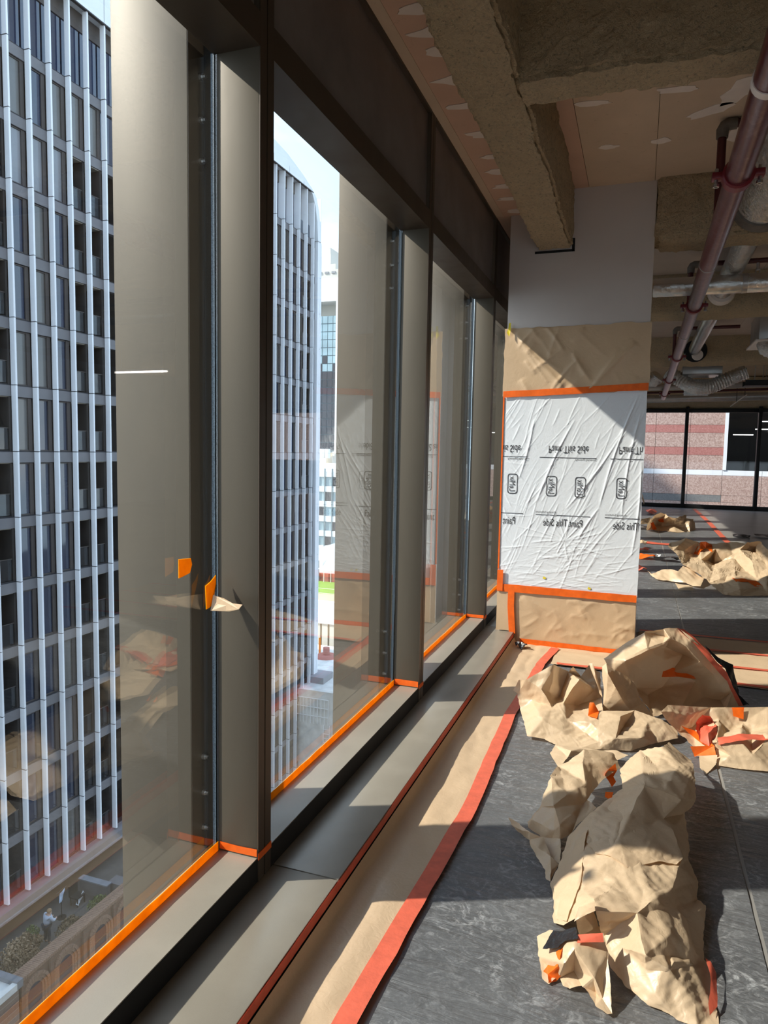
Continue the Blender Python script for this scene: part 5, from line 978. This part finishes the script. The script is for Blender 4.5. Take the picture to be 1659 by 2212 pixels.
box('vent', -22.3, -21.6, 25.3, 25.9, TZ, -18.7, 'render_grey', te)
# parapet of brick with soldier course and arched openings
box('parapet', -21.0, -20.60, 18.75, 29.4, -19.4, -18.32, 'brick_old', te)
cm = MB().bbox(-.27, .27, .004, .086, 0, .13, .008); cme = mesh_from('coping_brick', cm.v, cm.f, 'brick_arch')
for i in range(120): inst('coping_brick', cme, (-20.8, 18.75 + i * .09, -18.325), te)
wall = MB(); wall.box(-21.0, -20.60, 18.75, 29.4, -30, -19.4); wall.build('brick_wall', 'brick_old', te)
for c in (19.42, 20.95, 22.9, 24.45, 25.98):
    for r_i, (r0, r1, x1) in enumerate(((.58, .70, -20.52), (.46, .57, -20.55), (.34, .45, -20.58))):
        a = MB(); N = 15; zc = -19.15
        for j in range(N):
            t0, t1 = pi * j / N, pi * (j + 1) / N - .015
            q = [(c + cos(t) * rr, zc + sin(t) * rr) for t, rr in ((t0, r0), (t0, r1), (t1, r1), (t1, r0))]
            f = [(x1, y, z) for y, z in q]; k = [(-20.62, y, z) for y, z in q]
            a.poly(f); [a.poly([f[m], k[m], k[(m + 1) % 4], f[(m + 1) % 4]]) for m in range(4)]
        for s in (-1, 1): a.box(-20.62, x1, c + (s * r0 if s > 0 else -r1), c + (r1 if s > 0 else -r0), -23.0, zc)
        a.build('arch_ring', 'brick_arch', te)
    ap = MB(); zc = -19.15; pts = [(c - .34, -23.0), (c + .34, -23.0)] + [(c + .34 * cos(pi * j / 10), zc + .34 * sin(pi * j / 10)) for j in range(11)]
    ap.poly([(-20.595, y, z) for y, z in pts]); ap.poly([(-20.605, y, z) for y, z in pts][::-1]); w = ap.build('arched_window', 'city_glass_dark', te)
    for z in (-19.4, -20.2): box('glazing_bar', -20.592, -20.57, c - .34, c + .34, z, z + .05, 'frame_brown', w)
for y in (18.82, 20.2, 21.93, 23.7): box('pilaster', -20.62, -20.50, y - .09, y + .09, -24, -18.36, 'brick_old', te)
# neighbouring brick building with pale roof
nb_ = thing('brick_building', (-22, 16.5, -30), 'low brick building with a white flat roof at the lower left corner', 'building')
box('brick_body', -23.6, -20.45, 12.0, 18.55, -30.0, -18.35, 'brick_pale', nb_); box('roof_sheet', -23.6, -20.6, 12.0, 18.45, -18.35, -18.22, 'roof_white', nb_); box('roof_kerb', -23.6, -20.40, 18.45, 18.72, -18.35, -18.05, 'lead_grey', nb_); box('roof_kerb', -20.62, -20.40, 12.0, 18.45, -18.35, -18.10, 'roof_white', nb_)
# shrubs
def shrub(label, cx, cy, z0, rx, ry, rz, nleaf, mat, seed, leaf=.055):
    r = random.Random(seed); s = thing('shrub', (cx, cy, z0), label, 'shrub'); mb = MB()
    for i in range(nleaf):
        u = r.uniform(-1, 1); a = r.uniform(0, 2 * pi); q = r.uniform(.45, 1) ** .5; k = 1 + .25 * sin(a * 5 + u * 4)
        x = cx + rx * cos(a) * math.sqrt(1 - u * u) * q * k; y = cy + ry * sin(a) * math.sqrt(1 - u * u) * q * k; z = z0 + rz * (1 + u * q) + .08
        d = Vector((r.gauss(0, 1), r.gauss(0, 1), r.gauss(0, 1))).normalized(); e_ = d.orthogonal().normalized(); L = leaf * r.uniform(.6, 1.4)
        p = Vector((x, y, z)); mb.poly([p - d * L, p + e_ * L * .45, p + d * L, p - e_ * L * .45])
    stuff(mb.build('foliage', mat, s))
    st = MB()
    for i in range(7):
        a = 2 * pi * i / 7; st.tube([(cx, cy, z0), (cx + rx * .3 * cos(a), cy + ry * .3 * sin(a), z0 + rz * .8), (cx + rx * .7 * cos(a), cy + ry * .7 * sin(a), z0 + rz * 1.4)], [.03, .02, .008], 5)
    st.build('stem', 'bark', s)
shrub('large dry beige bush behind the brick parapet at the lower left', -21.85, 20.0, TZ, .55, .85, .75, 5200, 'leaf_dry', 1)
shrub('green and brown shrub just in front of the person', -21.5, 22.15, TZ, .40, .55, .50, 1500, 'leaf_mixed', 2)
shrub('sparse pale shrub left of the person', -22.35, 21.0, TZ, .3, .3, .62, 700, 'leaf_green', 3, .045)
shrub('low brown planting along the brick parapet', -21.25, 21.6, TZ, .22, 1.3, .38, 1800, 'leaf_mixed', 4)
shrub('fresh green shrub at the far end of the terrace parapet', -21.6, 23.95, TZ, .36, .45, .42, 900, 'leaf_green', 5, .06)
# laundry and small things on the terrace
def cloth(label, mat, pts, seed):
    P, F2 = crumple(pts, [(0, 1, 4), (1, 2, 4), (2, 3, 4), (3, 0, 4)], 3, 2.0, seed, -30); return tag(add('cloth', P, F2, mat, None, 0), label, 'cloth')
cloth('white cloth hanging over a dark chair on the terrace', 'cloth_white', [(-23.0, 24.5, -18.78), (-23.0, 24.62, -18.95), (-22.85, 24.05, -19.2), (-22.9, 23.95, -19.1), (-22.93, 24.3, -18.98)], 1)
cloth('pale blue cloth hanging by the shop front on the terrace', 'cloth_blue', [(-23.0, 23.45, -18.02), (-23.0, 23.15, -18.12), (-22.95, 23.05, -18.5), (-22.95, 23.2, -18.5), (-22.93, 23.2, -18.25)], 2)
ch = thing('terrace_chair', (-23.05, 24.25, TZ), 'dark terrace chair under the white cloth', 'chair')
box('seat', -23.3, -22.85, 24.0, 24.5, -18.92, -18.87, 'black_frame', ch); box('backrest', -23.34, -23.28, 24.0, 24.5, -18.9, -18.4, 'black_frame', ch)
for x in (-23.28, -22.9):
    for y in (24.03, 24.45): box('leg', x, x + .04, y, y + .04, TZ, -18.92, 'black_frame', ch)
rk = thing('clothes_rack', (-23.02, 23.25, TZ), 'slim dark clothes stand carrying the pale blue cloth', 'stand')
MB().tube([(-23.02, 23.25, TZ), (-23.02, 23.25, -18.0)], .02, 8).build('pole', 'black_frame', rk); MB().tube([(-23.02, 23.0, -18.04), (-23.02, 23.55, -18.0)], .015, 8).build('arm', 'black_frame', rk); MB().tube([(-23.02, 23.25, TZ), (-23.02, 23.25, TZ + .03)], .2, 14).build('foot', 'black_frame', rk)

# --- person on the terrace
def skin_mesh(name, pts, edges, radii, mat, parent, sub=2):
    me = bpy.data.meshes.new(name); c = Vector(WLOC[parent.name]) if parent else Vector((0, 0, 0))
    base = Vector(pts[0]); me.from_pydata([tuple(Vector(p) - base) for p in pts], edges, []); me.materials.append(M[mat])
    ob_ = bpy.data.objects.new(name, me); _link(ob_, tuple(base), parent)
    md = ob_.modifiers.new('skin', 'SKIN'); md.use_smooth_shade = True
    for i, r in enumerate(radii): me.skin_vertices[0].data[i].radius = (r, r)
    me.skin_vertices[0].data[0].use_root = True
    sb = ob_.modifiers.new('sub', 'SUBSURF'); sb.levels = sub; sb.render_levels = sub
    dg = bpy.context.evaluated_depsgraph_get(); new = bpy.data.meshes.new_from_object(ob_.evaluated_get(dg)); ob_.modifiers.clear(); ob_.data = new
    return ob_
pe = thing('person', (-22.35, 21.75, TZ), 'person in a light blue hooded top and dark trousers, reaching towards a shrub', 'person')
B_ = Vector((-22.35, 21.75, TZ)); q = lambda x, y, z: tuple(B_ + Vector((x, y, z)))
# faces +Y/+X, leaning slightly forward, both forearms forward
J = [q(0, 0, .80), q(.02, .03, 1.02), q(.05, .07, 1.20), q(.06, .09, 1.27), q(.07, .11, 1.33), q(.08, .13, 1.42),
     q(-.14, .10, 1.20), q(-.17, .16, 1.00), q(-.05, .34, .98), q(-.02, .40, .99),
     q(.20, .02, 1.20), q(.26, .10, 1.00), q(.20, .30, .97), q(.18, .37, .98),
     q(-.09, .02, .76), q(-.10, .05, .43), q(-.10, .02, .07), q(-.10, .12, .03), q(.10, -.01, .76), q(.11, .03, .43), q(.11, .0, .07), q(.11, .10, .03)]
E_ = [(0, 1), (1, 2), (2, 3), (3, 4), (4, 5), (2, 6), (6, 7), (7, 8), (8, 9), (2, 10), (10, 11), (11, 12), (12, 13), (0, 14), (14, 15), (15, 16), (16, 17), (0, 18), (18, 19), (19, 20), (20, 21)]
R_ = [.10, .095, .085, .05, .075, .085, .06, .045, .036, .03, .06, .045, .036, .03, .085, .058, .042, .035, .085, .058, .042, .035]
skin_mesh('body', J, E_, R_, 'skin', pe)
skin_mesh('hooded_top', [q(0, 0, .82), J[1], J[2], q(.055, .06, 1.25), J[6], J[7], q(-.07, .31, .985), J[10], J[11], q(.21, .27, .975)], [(0, 1), (1, 2), (2, 3), (2, 4), (4, 5), (5, 6), (2, 7), (7, 8), (8, 9)], [.165, .16, .15, .095, .085, .066, .05, .085, .066, .05], 'hoodie_blue', pe)
skin_mesh('trousers', [q(0, 0, .80), J[14], J[15], q(-.10, .02, .10), J[18], J[19], q(.11, .0, .10)], [(0, 1), (1, 2), (2, 3), (0, 4), (4, 5), (5, 6)], [.14, .10, .075, .06, .10, .075, .06], 'jeans_dark', pe)
hs = MB(); U_ = 14; V_ = 9; hc = Vector(q(.065, .105, 1.40))
hv = [tuple(hc + Vector((.098 * sin(pi * .62 * j / V_) * cos(2 * pi * i / U_), .104 * sin(pi * .62 * j / V_) * sin(2 * pi * i / U_) - .012, .10 * cos(pi * .62 * j / V_)))) for j in range(V_ + 1) for i in range(U_)]
hs.mesh(hv, [(j * U_ + i, (j + 1) * U_ + i, (j + 1) * U_ + (i + 1) % U_, j * U_ + (i + 1) % U_) for j in range(V_) for i in range(U_)]); hs.build('hair', 'hair_fair', pe, 0)

# --- pink granite building beyond the far windows
gb = thing('granite_building', (4, 31, -30), 'pink granite faced building with red bands close behind the far windows', 'building')
GY = 30.0
rows = [(2.68, 4.2, 'granite_pink'), (2.376, 2.68, 'granite_red'), (1.828, 2.376, 'granite_pink'), (1.522, 1.828, 'granite_red'), (.963, 1.522, 'granite_pink'), (.76, .963, 'trim_white'), (0.0, .76, 'granite_pink'), (-.27, 0.0, 'granite_grey'), (-1.6, -.27, 'granite_pink')]
cols = [-3.1, -1.88, -.66, .58, 1.82, 3.03]
for z0, z1, m in rows:
    for a, b in zip(cols[:-1], cols[1:]): box('granite_panel', a + .006, b - .006, GY - .05, GY, z0 + .004, z1 - .004, m, gb)
    if z1 <= .97:
        m2 = 'granite_pink' if m == 'granite_grey' else m
        for a, b in zip((3.03, 4.39, 5.75, 7.1), (4.39, 5.75, 7.1, 8.5)): box('granite_panel', a + .006, b - .006, GY - .05, GY, z0 + .004, z1 - .004, m2, gb)
box('window_trim', 3.03, 3.15, GY - .08, GY + .02, .963, 4.2, 'trim_white', gb)
for i, (a, b) in enumerate(((3.15, 5.6), (5.7, 8.5))):
    w = box('window_frame', a - .03 if i == 0 else a - .1, a, GY - .06, GY + .02, .963, 4.2, 'black_frame', gb); box('window_pane', a, b, GY - .01, GY + .01, .965, 4.2, 'glass_far', w)
box('office_interior', 3.0, 9.0, GY + 4.0, GY + 4.1, -.5, 4.6, 'black_frame', gb); box('office_side', 2.9, 3.0, GY + .1, GY + 4.1, -.5, 4.6, 'office_glass', gb); box('office_floor', 3.0, 9.0, GY + .02, GY + 4.0, -.1, 0.0, 'office_glass', gb); box('office_ceiling', 3.0, 9.0, GY + .02, GY + 4.0, 4.2, 4.3, 'black_frame', gb)
box('backing_wall', -4.0, 3.02, GY, GY + .3, -30.0, 14.0, 'joint_dark', gb); box('backing_wall', 3.02, 40.0, GY, GY + .3, -30.0, .96, 'joint_dark', gb); box('backing_wall', 3.02, 40.0, GY, GY + .3, 4.2, 14.0, 'granite_pink', gb); box('backing_wall', 8.6, 40.0, GY, GY + .3, .96, 4.2, 'granite_pink', gb)
for x0, x1, y, z in ((3.45, 4.15, 31.0, 2.33), (4.4, 5.2, 31.0, 2.85), (4.3, 5.0, 31.6, 2.57)): box('office_lamp', x0, x1, y, y + .06, z, z + .025, 'lamp_dim', gb)

# --- the city in the gap past the tower's rounded end
c1 = thing('white_office_block', (-52, 112, -30), 'tall white framed office block with a grid of glass panes in the gap', 'building')
Y = 110.0; Xl, Xr, Xc = -.490 * Y, -.4385 * Y, -.4290 * Y
ZT, ZH, ZB = .2556 * Y + 1.5, .2215 * Y + 1.5, .012 * Y + 1.5
box('roof_frame', Xl - 4, Xc + 8, Y, Y + 16, ZH, ZT, 'city_white', c1); box('corner_column', Xr, Xc, Y, Y + 2, -30, ZH, 'city_white', c1); box('corner_column', Xl - 4, Xl - 2, Y, Y + 2, -30, ZH, 'city_white', c1)
box('core', Xl - 4, Xc + 8, Y + 3, Y + 16, -30, ZH, 'city_cream', c1)
for i in range(6):
    for j in range(17):
        x0 = Xr - (i + 1) * .95; z1 = ZH - 2.2 - j * 1.32
        box('glass_panel', x0 + .05, x0 + .90, Y + 1.0, Y + 1.1, z1 - 1.20, z1, 'city_glass_sky' if j < 5 or (j < 7 and (i * 5 + j) % 3) else 'city_glass_dark', c1)  # sky above and dark reflections below put into the glass colour
box('mullion_grid', Xr - 6.2, Xr, Y + 1.1, Y + 1.2, ZB - 30, ZH - 2.2, 'city_mullion', c1)
c2 = thing('stepped_rooftops', (-75, 165, -30), 'pale stepped rooftop block against the sky behind the white office block', 'building')
Y = 165.0
for a, b, z0, z1 in ((-.475, -.425, -.2, .268), (-.475, -.440, .268, .276), (-.470, -.448, .276, .291), (-.4515, -.4485, .291, .300)): box('roof_volume', a * Y, b * Y, Y, Y + 20, z0 * Y + 1.5, z1 * Y + 1.5, 'city_cream', c2)
for i in range(4): box('roof_window', (-.468 + .011 * i) * Y, (-.462 + .011 * i) * Y, Y - .2, Y, .262 * Y + 1.5, .265 * Y + 1.5, 'city_grey', c2)
c3 = thing('cream_roofscape', (-44, 98, -30), 'jumble of small cream rooftops below the white office block', 'building')
Y = 98.0
for a, b, z in ((-.480, -.4600, -.006), (-.4600, -.4520, -.012), (-.4520, -.4300, .014), (-.4430, -.4300, -.004), (-.4300, -.41, .004)): box('roof_volume', a * Y, b * Y, Y + (a * 40) % 3, Y + 8, -30, z * Y + 1.5, 'city_cream', c3)
for a in (-.462, -.456, -.447): MB().tube([((a) * Y, Y - .5, -.014 * Y + 1.5), (a * Y, Y - .5, .0 * Y + 1.5)], .4, 10).build('roof_tank', 'city_white', c3, 40)
c4 = thing('banded_glass_block', (-40, 88, -30), 'low white banded glass office with dark grid lines in the gap', 'building')
Y = 86.0
box('core', -.50 * Y, -.38 * Y, Y + .3, Y + 9, -30, -.024 * Y + 1.5, 'city_white', c4)
for j in range(6):
    z1 = (-.034 - .023 * j) * Y + 1.5
    box('spandrel_band', -.50 * Y, -.38 * Y, Y - .15, Y + .3, z1 - .75, z1, 'city_white', c4)
    for i in range(8): box('glass_panel', (-.478 + .0125 * i) * Y + .05, (-.478 + .0125 * (i + 1)) * Y - .05, Y, Y + .2, z1 - 1.95, z1 - .78, 'city_glass_sky' if (i + j) % 3 else 'city_glass_dark', c4)
for i in range(9): box('mullion', (-.478 + .0125 * i) * Y - .06, (-.478 + .0125 * i) * Y + .06, Y - .25, Y, -.165 * Y + 1.5, -.03 * Y + 1.5, 'city_mullion', c4)
c5 = thing('white_shed_roofs', (-34, 78, -30), 'white pitched shed roofs above the green sports pitch', 'building')
Y = 78.0
for i, (a, b, z) in enumerate(((-.480, -.4560, -.158), (-.4560, -.4300, -.166), (-.4300, -.40, -.16))):
    mb = MB(); p = [(a * Y, Y, -30), (b * Y, Y, -30), (b * Y, Y, z * Y + .2), ((a + b) / 2 * Y, Y, z * Y + 1.7), (a * Y, Y, z * Y + .2)]
    mb.poly(p); mb.poly([(x, y + 7, zz) for x, y, zz in p][::-1])
    for m in range(5): u, v2 = p[m], p[(m + 1) % 5]; mb.poly([u, (u[0], u[1] + 7, u[2]), (v2[0], v2[1] + 7, v2[2]), v2])
    mb.build('shed', 'city_white', c5)
box('red_wall', -.48 * Y, -.40 * Y, Y - 1.4, Y - 1.0, -30, -.190 * Y + 1.5, 'city_red', c5); box('pale_wall', -.4640 * Y, -.4530 * Y, Y - 1.6, Y - 1.4, -30, -.188 * Y + 1.5, 'city_cream', c5)
MB().tube([(-.4515 * Y, Y - 2, -.20 * Y), (-.4515 * Y, Y - 2, -.150 * Y)], .12, 8).build('lamp_mast', 'city_grey', c5)
pt = thing('sports_pitch', (-31, 70, -30), 'bright green sports pitch with white lines on a roof', 'pitch')
zp = -.2235 * 70 + 1.5
box('turf', -.50 * 76, -.36 * 66, 66.4, 76.0, -30, zp, 'turf', pt)
for y in (67.6, 69.6, 72.0): box('pitch_line', -.50 * 76, -.36 * 66, y, y + .12, zp, zp + .01, 'line_white', pt)
for x in np.arange(-37, -25, .9): MB().tube([(x, 75.6, zp), (x, 75.6, zp + 1.6)], .04, 6).build('fence_post', 'city_white', pt)
box('fence_rail', -38, -24, 75.55, 75.65, zp + 1.5, zp + 1.6, 'city_white', pt)
c6 = thing('tan_parapet_building', (-28, 63, -30), 'pale building with white cornice and tan pilasters below the pitch', 'building')
Y = 62.0
box('body', -.52 * Y, -.38 * Y, Y + .4, Y + 4, -30, -.240 * Y + 1.5, 'city_tan', c6)
for z0, z1, d in ((-.262, -.238, 0), (-.272, -.262, -.25), (-.330, -.322, -.1)): box('cornice', -.52 * Y, -.38 * Y, Y + d, Y + .5, z0 * Y + 1.5, z1 * Y + 1.5, 'city_white', c6)
for a in (-.4635, -.4505, -.4375, -.4245): box('pilaster', a * Y - .3, a * Y + .3, Y - .1, Y + .45, -30, -.272 * Y + 1.5, 'city_cream', c6)
c7 = thing('flat_roof_block', (-25, 56, -30), 'white flat roof with vents, railing and a ladder low in the gap', 'building')
zr = -.335 * 56 + 1.5
box('roof_deck', -.52 * 58, -.36 * 52, 49.0, 61.0, -30, zr, 'roof_white', c7)
box('plant_box', -.4595 * 53, -.432 * 53, 50.6, 52.5, zr, zr + .5, 'city_grey', c7); box('plant_cover', -.450 * 53, -.425 * 53, 50.4, 50.7, zr - 2.5, zr - .3, 'city_grey', c7)
MB().tube([(-.448 * 57.5, 57.5, zr), (-.448 * 57.5, 57.5, zr + .25)], [1.0, .8], 16).tube([(-.448 * 57.5, 57.5, zr + .25), (-.448 * 57.5, 57.5, zr + .9)], .3, 12).build('roof_vent', 'city_red', c7, 40)
sl = MB().box(-.4595 * 58, -.4575 * 58, 57.8, 58.0, zr, zr + 1.6).build('warning_bar', 'tape_bright', c7)
for i in range(10): MB().tube([(-24.4 + i * .3, 48.9, zr - 2.6), (-24.4 + i * .3, 48.9, zr - .6)], .04, 6).build('railing_post', 'city_white', c7)
for z in (-.6, -1.3, -2.0): MB().tube([(-24.4, 48.9, zr + z), (-21.7, 48.9, zr + z)], .04, 6).build('railing_bar', 'city_white', c7)
for s in (0, .5): MB().tube([(-22.0 + s, 48.7, zr - 6), (-22.0 + s, 48.7, zr - 2.5)], .04, 6).build('ladder_rail', 'city_white', c7)
for i in range(10): MB().tube([(-22.0, 48.7, zr - 6 + i * .35), (-21.5, 48.7, zr - 6 + i * .35)], .03, 6).build('ladder_rung', 'city_white', c7)
